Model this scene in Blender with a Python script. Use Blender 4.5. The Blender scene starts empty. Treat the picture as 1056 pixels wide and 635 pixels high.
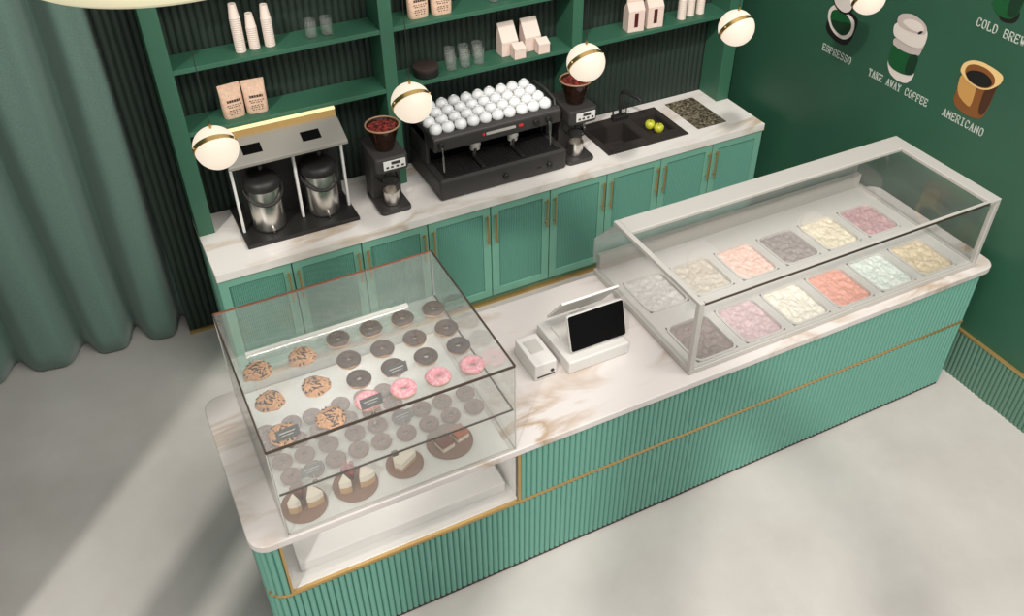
import bpy, bmesh, math, random
from mathutils import Vector, Matrix, noise
random.seed(7)
S=bpy.context.scene
COL=S.collection
PI=math.pi
R=math.radians

# ---------------------------------------------------------------- materials
def lin(c):
    o=[]
    for v in c:
        v=v/255.
        o.append(v/12.92 if v<=.04045 else ((v+.055)/1.055)**2.4)
    return tuple(o)+(1.,)
def new_mat(name):
    m=bpy.data.materials.new(name); m.use_nodes=True
    nt=m.node_tree
    return m,nt,nt.nodes['Principled BSDF']
def P(name,c,rough=.5,metal=0.,spec=.5,emit=None,es=0.,noise_amt=0.,noise_scale=20.,bump=0.,coat=0.):
    m,nt,b=new_mat(name)
    b.inputs['Base Color'].default_value=lin(c)
    b.inputs['Roughness'].default_value=rough
    b.inputs['Metallic'].default_value=metal
    b.inputs['Specular IOR Level'].default_value=spec
    b.inputs['Coat Weight'].default_value=coat
    if emit: 
        b.inputs['Emission Color'].default_value=lin(emit); b.inputs['Emission Strength'].default_value=es
    if noise_amt or bump:
        tc=nt.nodes.new('ShaderNodeTexCoord'); n=nt.nodes.new('ShaderNodeTexNoise')
        n.inputs['Scale'].default_value=noise_scale; n.inputs['Detail'].default_value=5
        nt.links.new(tc.outputs['Object'],n.inputs['Vector'])
        if noise_amt:
            r=nt.nodes.new('ShaderNodeValToRGB')
            a=lin([max(0,v*(1-noise_amt)) for v in c]); d=lin([min(255,v*(1+noise_amt)) for v in c])
            r.color_ramp.elements[0].position=.3; r.color_ramp.elements[1].position=.7
            r.color_ramp.elements[0].color=a; r.color_ramp.elements[1].color=d
            nt.links.new(n.outputs['Fac'],r.inputs['Fac']); nt.links.new(r.outputs['Color'],b.inputs['Base Color'])
        if bump:
            bp=nt.nodes.new('ShaderNodeBump'); bp.inputs['Strength'].default_value=bump; bp.inputs['Distance'].default_value=.01
            nt.links.new(n.outputs['Fac'],bp.inputs['Height']); nt.links.new(bp.outputs['Normal'],b.inputs['Normal'])
    return m
def glass(name,tint,haze=.05,hazec=(235,235,232),base=.04,ior=1.45,rough=.02):
    m=bpy.data.materials.new(name); m.use_nodes=True; nt=m.node_tree; nt.nodes.clear()
    N=nt.nodes.new; L=nt.links.new
    out=N('ShaderNodeOutputMaterial'); tr=N('ShaderNodeBsdfTransparent'); gl=N('ShaderNodeBsdfGlossy'); df=N('ShaderNodeBsdfDiffuse')
    tr.inputs['Color'].default_value=lin(tint); gl.inputs['Roughness'].default_value=rough
    df.inputs['Color'].default_value=lin(hazec)
    lw=N('ShaderNodeLayerWeight'); lw.inputs['Blend'].default_value=.5
    pw=N('ShaderNodeMath'); pw.operation='POWER'; pw.inputs[1].default_value=5; L(lw.outputs['Facing'],pw.inputs[0])
    ad=N('ShaderNodeMath'); ad.operation='MULTIPLY_ADD'; ad.inputs[1].default_value=1-base; ad.inputs[2].default_value=base; ad.use_clamp=True
    L(pw.outputs[0],ad.inputs[0])
    m1=N('ShaderNodeMixShader'); m1.inputs[0].default_value=haze
    L(tr.outputs[0],m1.inputs[1]); L(df.outputs[0],m1.inputs[2])
    m2=N('ShaderNodeMixShader'); L(ad.outputs[0],m2.inputs[0]); L(m1.outputs[0],m2.inputs[1]); L(gl.outputs[0],m2.inputs[2])
    L(m2.outputs[0],out.inputs['Surface'])
    return m
def marble(name,basec,veinc,scale=1.6,seed=0.):
    m,nt,b=new_mat(name); N=nt.nodes.new; L=nt.links.new
    tc=N('ShaderNodeTexCoord'); mp=N('ShaderNodeMapping'); mp.inputs['Location'].default_value=(seed,seed*.7,0); mp.inputs['Rotation'].default_value=(0,0,R(35)); mp.inputs['Scale'].default_value=(.8,2.6,1)
    L(tc.outputs['Object'],mp.inputs['Vector'])
    n=N('ShaderNodeTexNoise'); n.inputs['Scale'].default_value=scale; n.inputs['Detail'].default_value=8; n.inputs['Distortion'].default_value=.7
    L(mp.outputs[0],n.inputs['Vector'])
    r=N('ShaderNodeValToRGB'); e=r.color_ramp.elements
    e[0].position=.45; e[0].color=(0,0,0,1); e[1].position=.58; e[1].color=(0,0,0,1)
    k=e.new(.505); k.color=(1,1,1,1)
    L(n.outputs['Fac'],r.inputs['Fac'])
    n2=N('ShaderNodeTexNoise'); n2.inputs['Scale'].default_value=1.1; n2.inputs['Detail'].default_value=3; L(mp.outputs[0],n2.inputs['Vector'])
    r2=N('ShaderNodeValToRGB'); r2.color_ramp.elements[0].position=.44; r2.color_ramp.elements[1].position=.66
    L(n2.outputs['Fac'],r2.inputs['Fac'])
    mu=N('ShaderNodeMath'); mu.operation='MULTIPLY'; L(r.outputs['Color'],mu.inputs[0]); L(r2.outputs['Color'],mu.inputs[1])
    m2=N('ShaderNodeMath'); m2.operation='MULTIPLY'; m2.inputs[1].default_value=1.; L(mu.outputs[0],m2.inputs[0])
    mx=N('ShaderNodeMixRGB'); mx.inputs[1].default_value=lin(basec); mx.inputs[2].default_value=lin(veinc)
    L(m2.outputs[0],mx.inputs[0]); L(mx.outputs[0],b.inputs['Base Color'])
    b.inputs['Roughness'].default_value=.28
    return m
def speckle(name,c0,c1,scale,pos=(.45,.7),rough=.5,voro=False):
    m,nt,b=new_mat(name); N=nt.nodes.new; L=nt.links.new
    tc=N('ShaderNodeTexCoord')
    if voro:
        n=N('ShaderNodeTexVoronoi'); n.inputs['Scale'].default_value=scale; L(tc.outputs['Object'],n.inputs['Vector']); o=n.outputs['Color']
    else:
        n=N('ShaderNodeTexNoise'); n.inputs['Scale'].default_value=scale; n.inputs['Detail'].default_value=4; L(tc.outputs['Object'],n.inputs['Vector']); o=n.outputs['Fac']
    r=N('ShaderNodeValToRGB'); e=r.color_ramp.elements; e[0].position,e[1].position=pos; e[0].color=lin(c0); e[1].color=lin(c1)
    L(o,r.inputs['Fac']); L(r.outputs['Color'],b.inputs['Base Color']); b.inputs['Roughness'].default_value=rough
    return m
def fabric(name,c):
    m,nt,b=new_mat(name); N=nt.nodes.new; L=nt.links.new
    tc=N('ShaderNodeTexCoord'); mp=N('ShaderNodeMapping'); mp.inputs['Scale'].default_value=(260,260,160); L(tc.outputs['Object'],mp.inputs['Vector'])
    n=N('ShaderNodeTexNoise'); n.inputs['Scale'].default_value=1.; n.inputs['Detail'].default_value=3; L(mp.outputs[0],n.inputs['Vector'])
    r=N('ShaderNodeValToRGB'); e=r.color_ramp.elements; e[0].position=.3; e[1].position=.7
    e[0].color=lin([v*.90 for v in c]); e[1].color=lin([v*1.08 for v in c])
    L(n.outputs['Fac'],r.inputs['Fac']); L(r.outputs['Color'],b.inputs['Base Color'])
    bp=N('ShaderNodeBump'); bp.inputs['Strength'].default_value=.25; bp.inputs['Distance'].default_value=.004; L(n.outputs['Fac'],bp.inputs['Height']); L(bp.outputs[0],b.inputs['Normal'])
    b.inputs['Roughness'].default_value=.9; b.inputs['Sheen Weight'].default_value=.25
    return m
def concrete(name):
    m,nt,b=new_mat(name); N=nt.nodes.new; L=nt.links.new
    tc=N('ShaderNodeTexCoord')
    n=N('ShaderNodeTexNoise'); n.inputs['Scale'].default_value=.9; n.inputs['Detail'].default_value=9; n.inputs['Roughness'].default_value=.62; L(tc.outputs['Object'],n.inputs['Vector'])
    r=N('ShaderNodeValToRGB'); e=r.color_ramp.elements; e[0].position=.3; e[1].position=.72; e[0].color=lin((180,173,168)); e[1].color=lin((205,200,195))
    L(n.outputs['Fac'],r.inputs['Fac']); L(r.outputs['Color'],b.inputs['Base Color']); b.inputs['Roughness'].default_value=.55
    return m

GREEN=(88,166,140); DKGREEN=(36,92,68)
M={}
M['mint']=P('mint_paint',(118,170,150),.45)
M['mintflute']=P('mint_fluting',(100,154,138),.5)
M['shelf']=P('shelf_paint',(52,98,76),.5)
M['wallflute']=P('dark_fluting',(33,47,39),.6)
M['wall']=P('dark_green_wall',(42,84,64),.45,noise_amt=.06,noise_scale=1.2)
M['brass']=P('brass',(196,164,104),.28,1.)
M['goldpaint']=P('gold_trim',(190,156,98),.4,.6)
M['marble']=marble('marble_counter',(208,201,197),(170,146,122),1.7,3.1)
M['marble2']=marble('marble_worktop',(234,228,223),(198,176,150),1.5,7.7)
M['floor']=concrete('polished_concrete')
M['curtain']=fabric('curtain_fabric',(106,134,122))
M['white']=P('white_lacquer',(226,224,220),.4)
M['frame']=P('pale_metal_frame',(190,186,180),.4,.15)
M['tray']=P('tray_grey',(208,205,200),.4,.1)
M['edge']=P('bronze_edge',(88,76,66),.35,.6)
M['copper']=P('copper_edge',(170,110,86),.35,.7)
M['glass']=glass('case_glass',(253,254,253),.05,base=.05)  # diffuse haze paints in the milky ceiling reflection
M['shelfglass']=glass('shelf_glass_painted_haze',(253,253,253),.13,base=.04)  # clear shelf; white diffuse haze stands in for its reflections
M['iceglass']=glass('display_glass',(254,254,254),.015,base=.03)
M['frost']=glass('frosted_panel',(252,252,252),.30,base=.03)
M['tumbler']=glass('tumbler_glass',(252,253,252),.05,base=.03)
M['hopper']=glass('hopper_glass',(190,170,155),.08,(120,90,70),base=.05)
M['black']=P('black_plastic',(34,32,31),.5)
M['charcoal']=P('charcoal_metal',(60,57,56),.5,.1,noise_amt=.08,noise_scale=300)
M['darkgrey']=P('dark_grey_metal',(50,48,47),.4,.4)
M['screen']=P('screen_black',(4,4,5),.5,spec=.1)
M['steel']=P('brushed_steel',(226,222,216),.28,1.)
M['silver']=P('silver_housing',(144,140,132),.45,.1)
M['granite']=speckle('speckled_granite',(52,46,38),(150,138,116),70,(.25,.95),.4,True)
M['sink']=P('black_granite_composite',(50,45,42),.55,noise_amt=.15,noise_scale=250)
M['cup']=P('white_porcelain',(240,240,240),.3,coat=.3)
M['paper']=P('paper_white',(224,208,196),.7)
M['kraft']=P('kraft_blush',(212,178,154),.75,noise_amt=.07,noise_scale=60)
M['blush']=P('blush_card',(226,202,190),.7)
M['ink']=P('dark_ink',(56,44,38),.7)
M['winered']=P('dark_window_film',(82,30,28),.3)
M['globe']=P('opal_globe',(120,112,102),.5,emit=(255,238,216),es=.82)
M['ledw']=P('warm_led',(190,170,120),.4,emit=(255,240,190),es=.75)
M['ringglow']=P('cream_diffuser',(150,146,120),.5,emit=(250,240,200),es=.42)
M['led_red']=P('red_indicator',(190,50,46),.4,emit=(255,60,50),es=.12)
M['beans']=speckle('roasted_beans',(36,12,12),(150,56,50),95,(.2,.9),.35,True)
M['choc']=P('chocolate_icing',(70,46,36),.6)
M['dough']=P('donut_dough',(206,158,112),.7)
M['pink']=speckle('pink_icing',(246,140,158),(255,196,204),90,(.4,.62),.4)
M['faded']=P('cocoa_donut',(142,88,70),.8)
M['cookie']=P('cookie_dough',(206,150,106),.8,noise_amt=.15,noise_scale=80,bump=.4)
M['chips']=P('chocolate_chip',(54,34,26),.5)
M['cakeplate']=P('brown_cake_board',(140,108,92),.35)
M['cream']=P('cream_white',(236,224,208),.6)
M['sponge']=P('sponge_tan',(196,158,116),.8)
M['cocoa']=P('cocoa_cake',(118,70,56),.8)
M['berry']=P('berry_red',(176,60,72),.4)
M['caramel']=P('caramel_glaze',(176,96,62),.35)
M['tag']=P('slate_tag',(62,58,56),.5)
M['chalk']=P('chalk_mark',(176,172,166),.7)
M['lime']=P('yellow_green_apple',(196,196,62),.35,noise_amt=.1,noise_scale=40)
M['stem']=P('apple_stem',(88,64,36),.7)
M['letter']=P('white_lettering',(190,196,186),.6)
M['baseflute']=P('baseboard_fluting',(84,120,102),.5)
M['rim']=P('tan_rim',(150,118,92),.4)
M['pos']=P('terminal_white',(208,205,201),.45)
M['toekick']=P('dark_toe_kick',(60,52,46),.7)  # plain dark brown of the counter's toe kick

# ---------------------------------------------------------------- mesh builder
class MB:
    def __init__(s): s.v=[]; s.f=[]; s.m=[]; s.mi=0
    def mat(s,i): s.mi=i; return s
    def add(s,vs,fs):
        b=len(s.v); s.v+= [Vector(v) for v in vs]
        for f in fs: s.f.append([b+i for i in f]); s.m.append(s.mi)
        return s
    def box(s,x0,x1,y0,y1,z0,z1):
        return s.add([(x0,y0,z0),(x1,y0,z0),(x1,y1,z0),(x0,y1,z0),(x0,y0,z1),(x1,y0,z1),(x1,y1,z1),(x0,y1,z1)],
            [(3,2,1,0),(4,5,6,7),(0,1,5,4),(1,2,6,5),(2,3,7,6),(3,0,4,7)])
    def hexa(s,b,t):   # bottom quad, top quad (same winding, counter-clockwise from above)
        return s.add(list(b)+list(t),[(3,2,1,0),(4,5,6,7),(0,1,5,4),(1,2,6,5),(2,3,7,6),(3,0,4,7)])
    def prism(s,pts,h0,h1,ax='z'):   # polygon (counter-clockwise) extruded along an axis
        def q(p,h): return {'z':(p[0],p[1],h),'x':(h,p[0],p[1]),'y':(p[0],h,p[1])}[ax]
        n=len(pts)
        return s.add([q(p,h0) for p in pts]+[q(p,h1) for p in pts],
            [tuple(range(n-1,-1,-1)),tuple(range(n,2*n))]+[(i,(i+1)%n,n+(i+1)%n,n+i) for i in range(n)])
    def lathe(s,prof,c=(0,0,0),n=24,rot=None,cap0=True,cap1=True):
        vs=[]; fs=[]
        for (r,z) in prof:
            for k in range(n):
                a=2*PI*k/n; p=Vector((r*math.cos(a),r*math.sin(a),z))
                if rot: p=rot@p
                vs.append(p+Vector(c))
        for j in range(len(prof)-1):
            for k in range(n):
                k2=(k+1)%n; fs.append((j*n+k,j*n+k2,(j+1)*n+k2,(j+1)*n+k))
        if cap0: fs.append(tuple(range(n-1,-1,-1)))
        if cap1: fs.append(tuple((len(prof)-1)*n+k for k in range(n)))
        return s.add(vs,fs)
    def tube(s,pts,r,n=8):
        pts=[Vector(p) for p in pts]; vs=[];fs=[]; m=len(pts)
        ref=Vector((0,0,1))
        for i,p in enumerate(pts):
            t=(pts[min(i+1,m-1)]-pts[max(i-1,0)]).normalized()
            u=ref.cross(t)
            if u.length<.05: u=Vector((1,0,0)).cross(t)
            u.normalize(); w=t.cross(u)
            rr=r[i] if isinstance(r,(list,tuple)) else r
            for k in range(n):
                a=2*PI*k/n; vs.append(p+u*math.cos(a)*rr+w*math.sin(a)*rr)
        for i in range(m-1):
            for k in range(n): fs.append((i*n+k,i*n+(k+1)%n,(i+1)*n+(k+1)%n,(i+1)*n+k))
        fs.append(tuple(range(n-1,-1,-1))); fs.append(tuple((m-1)*n+k for k in range(n)))
        return s.add(vs,fs)
    def ball(s,c,r,n=10,sc=(1,1,1)):
        prof=[]
        for j in range(n//2+1):
            a=-PI/2+PI*j/(n//2); prof.append((max(1e-4,math.cos(a)*r),math.sin(a)*r))
        b=len(s.v); s.lathe(prof,(0,0,0),n)
        for i in range(b,len(s.v)):
            v=s.v[i]; s.v[i]=Vector((v.x*sc[0],v.y*sc[1],v.z*sc[2]))+Vector(c)
        return s
    def torus(s,c,R0,r,n=24,m=10,a0=0.,a1=2*PI,sz=1.):
        vs=[];fs=[]; full=abs(a1-a0-2*PI)<1e-6; k=m if full else m+1
        for i in range(n):
            A=2*PI*i/n
            for j in range(k):
                B=a0+(a1-a0)*j/m; q=R0+r*math.cos(B)
                vs.append((c[0]+q*math.cos(A),c[1]+q*math.sin(A),c[2]+sz*r*math.sin(B)))
        for i in range(n):
            for j in range(m):
                j2=(j+1)%k; i2=(i+1)%n; fs.append((i*k+j,i2*k+j,i2*k+j2,i*k+j2))
        return s.add(vs,fs)
    def rot(s,M_,c,start=0):
        c=Vector(c)
        for i in range(start,len(s.v)): s.v[i]=M_@(s.v[i]-c)+c
        return s
    def build(s,name,mats,parent=None,smooth=None,bevel=0.,seg=2):
        me=bpy.data.meshes.new(name)
        off=world_loc(parent) if parent else Vector((0,0,0))
        me.from_pydata([tuple(v-off) for v in s.v],[],s.f)
        if not isinstance(mats,(list,tuple)): mats=[mats]
        for m in mats: me.materials.append(M[m] if isinstance(m,str) else m)
        me.polygons.foreach_set('material_index',s.m)
        bm=bmesh.new(); bm.from_mesh(me); bmesh.ops.recalc_face_normals(bm,faces=bm.faces); bm.to_mesh(me); bm.free()
        if smooth:
            me.polygons.foreach_set('use_smooth',[True]*len(me.polygons)); me.set_sharp_from_angle(angle=R(smooth))
        me.update()
        o=bpy.data.objects.new(name,me); COL.objects.link(o)
        if parent: o.parent=parent
        if bevel:
            b=o.modifiers.new('soft_edges','BEVEL'); b.width=bevel; b.segments=seg; b.limit_method='ANGLE'; b.angle_limit=R(40)
        return o
def world_loc(o):
    v=Vector((0,0,0))
    while o: v=v+Vector(o.location); o=o.parent
    return v
def tag(o,label=None,cat=None,group=None,kind=None):
    if label: o['label']=label
    if cat: o['category']=cat
    if group: o['group']=group
    if kind: o['kind']=kind
    return o
def thing(name,label,cat,loc=(0,0,0),group=None):
    o=bpy.data.objects.new(name,None); COL.objects.link(o); o.location=loc; o.empty_display_size=.05
    return tag(o,label,cat,group)
def copy_tree(o,parent=None):
    c=o.copy(); COL.objects.link(c)
    if parent: c.parent=parent
    for ch in list(o.children): copy_tree(ch,c)
    return c
def place(proto,first,loc,label,rz=0.,group=None,sc=None):
    o=proto if first else copy_tree(proto)
    o.location=loc; o.rotation_euler=(0,0,rz); o['label']=label
    if sc: o.scale=sc
    if group: o['group']=group
    return o
def struct(o): o['kind']='structure'; return o
ORD=['first','second','third','fourth','fifth','sixth','seventh','eighth','ninth','tenth','eleventh','twelfth','thirteenth','fourteenth','fifteenth','sixteenth','seventeenth','eighteenth']

# ---------------------------------------------------------------- key dimensions
L=4.0856; HB=.90; YP=.4544; YW=.697
XW=.121
H2=.944; YF=-2.039; YS=-2.06; XL=-4.378; XR=-.0424; YB=-1.055

def fluted_path(path,pitch,depth,z0,z1,seg=6):
    """path: list of (x,y); flutes bulge to the left-hand side normal of travel"""
    pts=[Vector((p[0],p[1])) for p in path]
    ds=[0.]
    for a,b in zip(pts,pts[1:]): ds.append(ds[-1]+(b-a).length)
    tot=ds[-1]; n=max(1,round(tot/pitch)); p=tot/n
    out=[]
    def at(s):
        for i in range(len(pts)-1):
            if s<=ds[i+1]+1e-9 or i==len(pts)-2:
                t=(s-ds[i])/(ds[i+1]-ds[i]); d=(pts[i+1]-pts[i]).normalized()
                return pts[i].lerp(pts[i+1],t),Vector((-d.y,d.x))
    for k in range(n):
        for j in range(seg):
            u=j/seg; q,nm=at((k+u)*p); h=depth*math.sqrt(max(0,1-(2*u-1)**2)); out.append(q+nm*h)
    q,nm=at(tot); out.append(q)
    mb=MB(); m=len(out)
    mb.add([(v.x,v.y,z0) for v in out]+[(v.x,v.y,z1) for v in out],[(i,i+1,m+i+1,m+i) for i in range(m-1)])
    return mb
def cell_slab(xs,ys,skip,z0,z1):
    mb=MB(); nx=len(xs)-1; ny=len(ys)-1
    on=lambda i,j: 0<=i<nx and 0<=j<ny and (i,j) not in skip
    for i in range(nx):
        for j in range(ny):
            if not on(i,j): continue
            a,b,c,d=xs[i],xs[i+1],ys[j],ys[j+1]
            mb.add([(a,c,z1),(b,c,z1),(b,d,z1),(a,d,z1)],[(0,1,2,3)]); mb.add([(a,c,z0),(b,c,z0),(b,d,z0),(a,d,z0)],[(3,2,1,0)])
            if not on(i-1,j): mb.add([(a,c,z0),(a,d,z0),(a,d,z1),(a,c,z1)],[(0,1,2,3)])
            if not on(i+1,j): mb.add([(b,c,z0),(b,d,z0),(b,d,z1),(b,c,z1)],[(0,1,2,3)])
            if not on(i,j-1): mb.add([(a,c,z0),(b,c,z0),(b,c,z1),(a,c,z1)],[(0,1,2,3)])
            if not on(i,j+1): mb.add([(a,d,z0),(b,d,z0),(b,d,z1),(a,d,z1)],[(0,1,2,3)])
    return mb
def rrect(x0,x1,y0,y1,r,n=6,corners=(1,1,1,1)):
    pts=[]
    for (cx,cy,a,c,px,py) in ((x1-r,y0+r,-90,corners[0],x1,y0),(x1-r,y1-r,0,corners[1],x1,y1),(x0+r,y1-r,90,corners[2],x0,y1),(x0+r,y0+r,180,corners[3],x0,y0)):
        if c:
            for k in range(n+1):
                t=R(a+90*k/n); pts.append((cx+r*math.cos(t),cy+r*math.sin(t)))
        else: pts.append((px,py))
    return pts

# ================================================================ SETTING
struct(MB().box(-7.6,.3,-9.2,1.1,-.1,0).build('floor','floor'))
wb=MB()
wb.box(-4.30,XW+.2,YW+.005,1.1,0,3.4)
wb=struct(wb.build('wall_back','wallflute'))
fl=fluted_path([(XW,YW),(-4.30,YW)][::-1],.044,.012,0,3.4,5)
for i,v in enumerate(fl.v): fl.v[i]=Vector((v.x,2*YW-v.y,v.z))   # bulge towards the room
fl.build('fluting','wallflute',wb,smooth=60)
struct(MB().box(-7.6,-4.30,.95,1.1,0,3.4).build('wall_rear','wallflute'))
struct(MB().box(-4.302,-4.09,YW-.03,YW-.012,0,.022).build('trim_1','goldpaint'))
struct(MB().box(XW,XW+.2,-4.5,1.1,0,3.4).build('wall_right','wall'))
bb=struct(MB().box(XW-.008,XW+.002,-4.5,-1.2,0,.345).build('baseboard_right','mintflute'))
f2=fluted_path([(XW-.008,-1.2),(XW-.008,-4.5)],.03,.01,0,.345,6)
for i,v in enumerate(f2.v): f2.v[i]=Vector((2*(XW-.008)-v.x,v.y,v.z)) if v.x>XW-.008 else v
f2.build('fluting','baseflute',bb,smooth=60)
MB().box(XW-.022,XW+.002,-4.5,-1.2,.345,.357).build('gold_cap','goldpaint',bb)
# left wall with the tall window the sun comes through
wl=MB(); wl.box(-6.7,-6.5,-2.19,1.1,0,7.0)
struct(wl.build('wall_left','wall'))
wf=MB()
for y0,y1 in ((-3.52,-3.22),(-4.0,-3.88),(-4.24,-4.13),(-5.62,-5.15),(-7.05,-6.42),(-9.0,-8.4)): wf.box(-6.66,-6.54,y0,y1,.06,7.0)
wf.box(-6.66,-6.54,-9,-2.19,0,.06); wf.box(-6.66,-6.54,-9,-2.19,7.0,7.2)
struct(wf.build('window_1','frame'))

# curtain
def curtain():
    mb=MB(); nx=260; nz=24; x0,x1=-7.2,-4.285; z1=3.3
    vs=[]; fs=[]
    for j in range(nz+1):
        z=.012+(z1-.012)*j/nz
        for i in range(nx+1):
            x=x0+(x1-x0)*i/nx
            ph=(x+.07*math.sin(x*3.1)+.03*math.sin(z*1.3+x*4))*2*PI/.34
            s=math.sin(ph)
            amp=.096+.014*math.sin(x*5.3+1)
            y=.815+amp*(2*((1+s)/2)**3.0-1)*(.8+.2*(1-z/z1))+.012*math.sin(ph*.5+1.7)+.004*math.sin(ph*2+z*2)
            vs.append((x+.012*math.sin(z*1.7+x*3),y,z))
    w=nx+1
    for j in range(nz):
        for i in range(nx): fs.append((j*w+i,j*w+i+1,(j+1)*w+i+1,(j+1)*w+i))
    mb.add(vs,fs)
    t=thing('curtain','grey-green floor-length fabric curtain hanging in soft folds at the left','curtain',(-5.4,.78,0))
    o=mb.build('fabric_panel','curtain',t,smooth=180)
    so=o.modifiers.new('cloth','SOLIDIFY'); so.thickness=.006
    MB().tube([(-7.2,.78,3.32),(-4.3,.78,3.32)],.018).build('curtain_rail','edge',t)
curtain()

# ================================================================ BACK COUNTER
W=L/9
above=['nearest the curtain','below the right coffee urn','below the left coffee grinder','below the left half of the espresso machine','below the right half of the espresso machine',
 'in front of the right coffee grinder','below the black sink','below the two apples','beside the dark green wall']
def cabinet(hs='lr'):
    t=thing('base_cabinet','x','cabinet',(0,.05,0),'mint base cabinets of the back counter')
    x0,x1=.002,W-.002; zt=.843; zb=.078
    bd=MB(); bd.box(x0,x0+.016,.034,.66,zb,zt); bd.box(x1-.016,x1,.034,.66,zb,zt); bd.box(x0+.016,x1-.016,.644,.66,zb,zt); bd.box(x0+.016,x1-.016,.034,.644,zb,zb+.016); bd.box(x0+.016,x1-.016,.034,.050,zb+.016,zt); bd.build('body','mint',t)
    fr=MB(); w=.055
    a,b=x0+.002,x1-.002
    fr.box(a,a+w,.010,.032,zb,zt); fr.box(b-w,b,.010,.032,zb,zt); fr.box(a+w,b-w,.010,.032,zt-w,zt); fr.box(a+w,b-w,.010,.032,zb,zb+w)
    d=fr.build('door','mint',t)
    p=fluted_path([(a+w,.024),(b-w,.024)],.0125,-.006,zb+w,zt-w,4)
    p.build('reeded_panel','mintflute',d,smooth=70)
    for hx in hs:
        hx=a+.028 if hx=='l' else b-.028
        h=MB(); z0,z1=.56,.79
        h.tube([(hx,-.016,z0),(hx,-.016,z1)],.0065,8)
        for z in (z0+.03,z1-.03): h.tube([(hx,-.016,z),(hx,.014,z)],.005,6)
        h.build('handle','goldpaint',d,smooth=60)
    return t
cab=cabinet('r'); mid=cabinet(); endc=cabinet('l')
for k in range(9):
    place(cab if k==0 else endc if k==8 else mid,k in (0,1,8),(-L+k*W,.05,0),'mint green reeded base cabinet '+above[k])
pl=thing('cabinet_plinth','mint green plinth with a gold foot strip under the back cabinets','plinth',(-L/2,.3,0))
MB().box(-L+.002,-.002,.05,.66,.0,.076).build('plinth_board','mint',pl)
MB().box(-L+.002,-.002,.018,.048,0.,.02).build('foot_strip','goldpaint',pl)
# worktop with sink opening
xs=[-L,-1.245,-.63,0]; ys=[0,.17,.565,YW-.014]
wt=cell_slab(xs,ys,{(1,1)},HB-.053,HB).build('marble_worktop','marble2',bevel=.003)
tag(wt,'long white veined marble worktop on the mint cabinets along the back wall','worktop')

# shelving unit
sh=thing('shelving_unit','dark green open shelving unit standing on the back worktop','shelving',(-L/2,.57,HB))
posts=[(-L,-3.985),(-2.765,-2.682),(-1.425,-1.348),(-.111,0)]
for a,b in posts: MB().box(a,b,YP,YW-.014,HB,3.2).build('upright','shelf',sh,bevel=.003)
for (a,b) in ((-3.985,-2.765),(-2.682,-1.425),(-1.348,-.111)):
    for z in (1.605,1.992,2.42): MB().box(a,b,YP+.002,YW-.014,z-.028,z).build('shelf','shelf',sh,bevel=.002)
MB().box(-L,0,YP-.004,YW-.014,3.2,3.26).build('top_board','shelf',sh)

# ---- sink
sk=thing('kitchen_sink','black composite inset sink with a deep bowl and a shallow strainer tray','sink',(-.94,.36,HB))
rim=cell_slab([-1.281,-1.235,-.932,-.865,-.645,-.597],[.13,.235,.50,.592],{(1,1),(3,1)},HB,HB+.008)
rim.build('rim','sink',sk,bevel=.003)
def basin(x0,x1,y0,y1,zb,nm):
    m=MB(); t=.006; z1=HB+.002
    m.box(x0,x1,y0,y1,zb-t,zb); m.box(x0,x0+t,y0,y1,zb,z1); m.box(x1-t,x1,y0,y1,zb,z1); m.box(x0+t,x1-t,y0,y0+t,zb,z1); m.box(x0+t,x1-t,y1-t,y1,zb,z1)
    return m.build(nm,'sink',sk)
bs=basin(-1.235,-.932,.235,.50,HB-.14,'bowl')
MB().lathe([(.03,0),(.03,.004),(.022,.006)],(-1.07,.38,HB-.14),16).build('drain','darkgrey',bs,smooth=40)
st=basin(-.865,-.645,.235,.50,HB-.035,'strainer_tray')
g=MB()
for i in range(9): g.box(-.855+.0245*i-.003,-.855+.0245*i+.003,.242,.494,HB-.035,HB-.029)
g.build('drainer_ribs','sink',st)
g=MB()
for i in range(4): g.tube([(-1.235,.15+.02*i,HB+.0085),(-.93,.15+.02*i,HB+.0085)],.004,6)
g.build('drainer_grooves','sink',sk)
# tap
tp=thing('kitchen_tap','matt black square-armed mixer tap behind the sink bowl','tap',(-.935,.545,HB+.008))
z0=HB+.008
MB().box(-1.0,-.87,.522,.575,z0,z0+.035).build('base','black',tp,bevel=.006)
MB().tube([(-.935,.548,z0+.03),(-.935,.548,1.115),(-.932,.545,1.132),(-.925,.53,1.140),(-.878,.40,1.128),(-.872,.384,1.115)],.0125,10).build('spout','black',tp,smooth=60)
MB().tube([(-.995,.55,z0+.02),(-.995,.55,z0+.075)],.006,8).build('lever','black',tp,smooth=60)
MB().tube([(-.878,.55,z0+.02),(-.878,.55,z0+.115)],.005,8).build('spray_hose','black',tp,smooth=60)
sp=thing('soap_dispenser','thin steel pump soap dispenser between the sink and the right grinder','dispenser',(-1.245,.545,HB+.008))
MB().lathe([(.016,0),(.016,.012),(.007,.018),(.007,.085),(.009,.09),(.009,.1)],(-1.245,.545,z0),12).build('pump','steel',sp,smooth=40)
MB().tube([(-1.245,.545,z0+.095),(-1.245,.49,z0+.09)],.005,8).build('nozzle','steel',sp,smooth=60)
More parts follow.
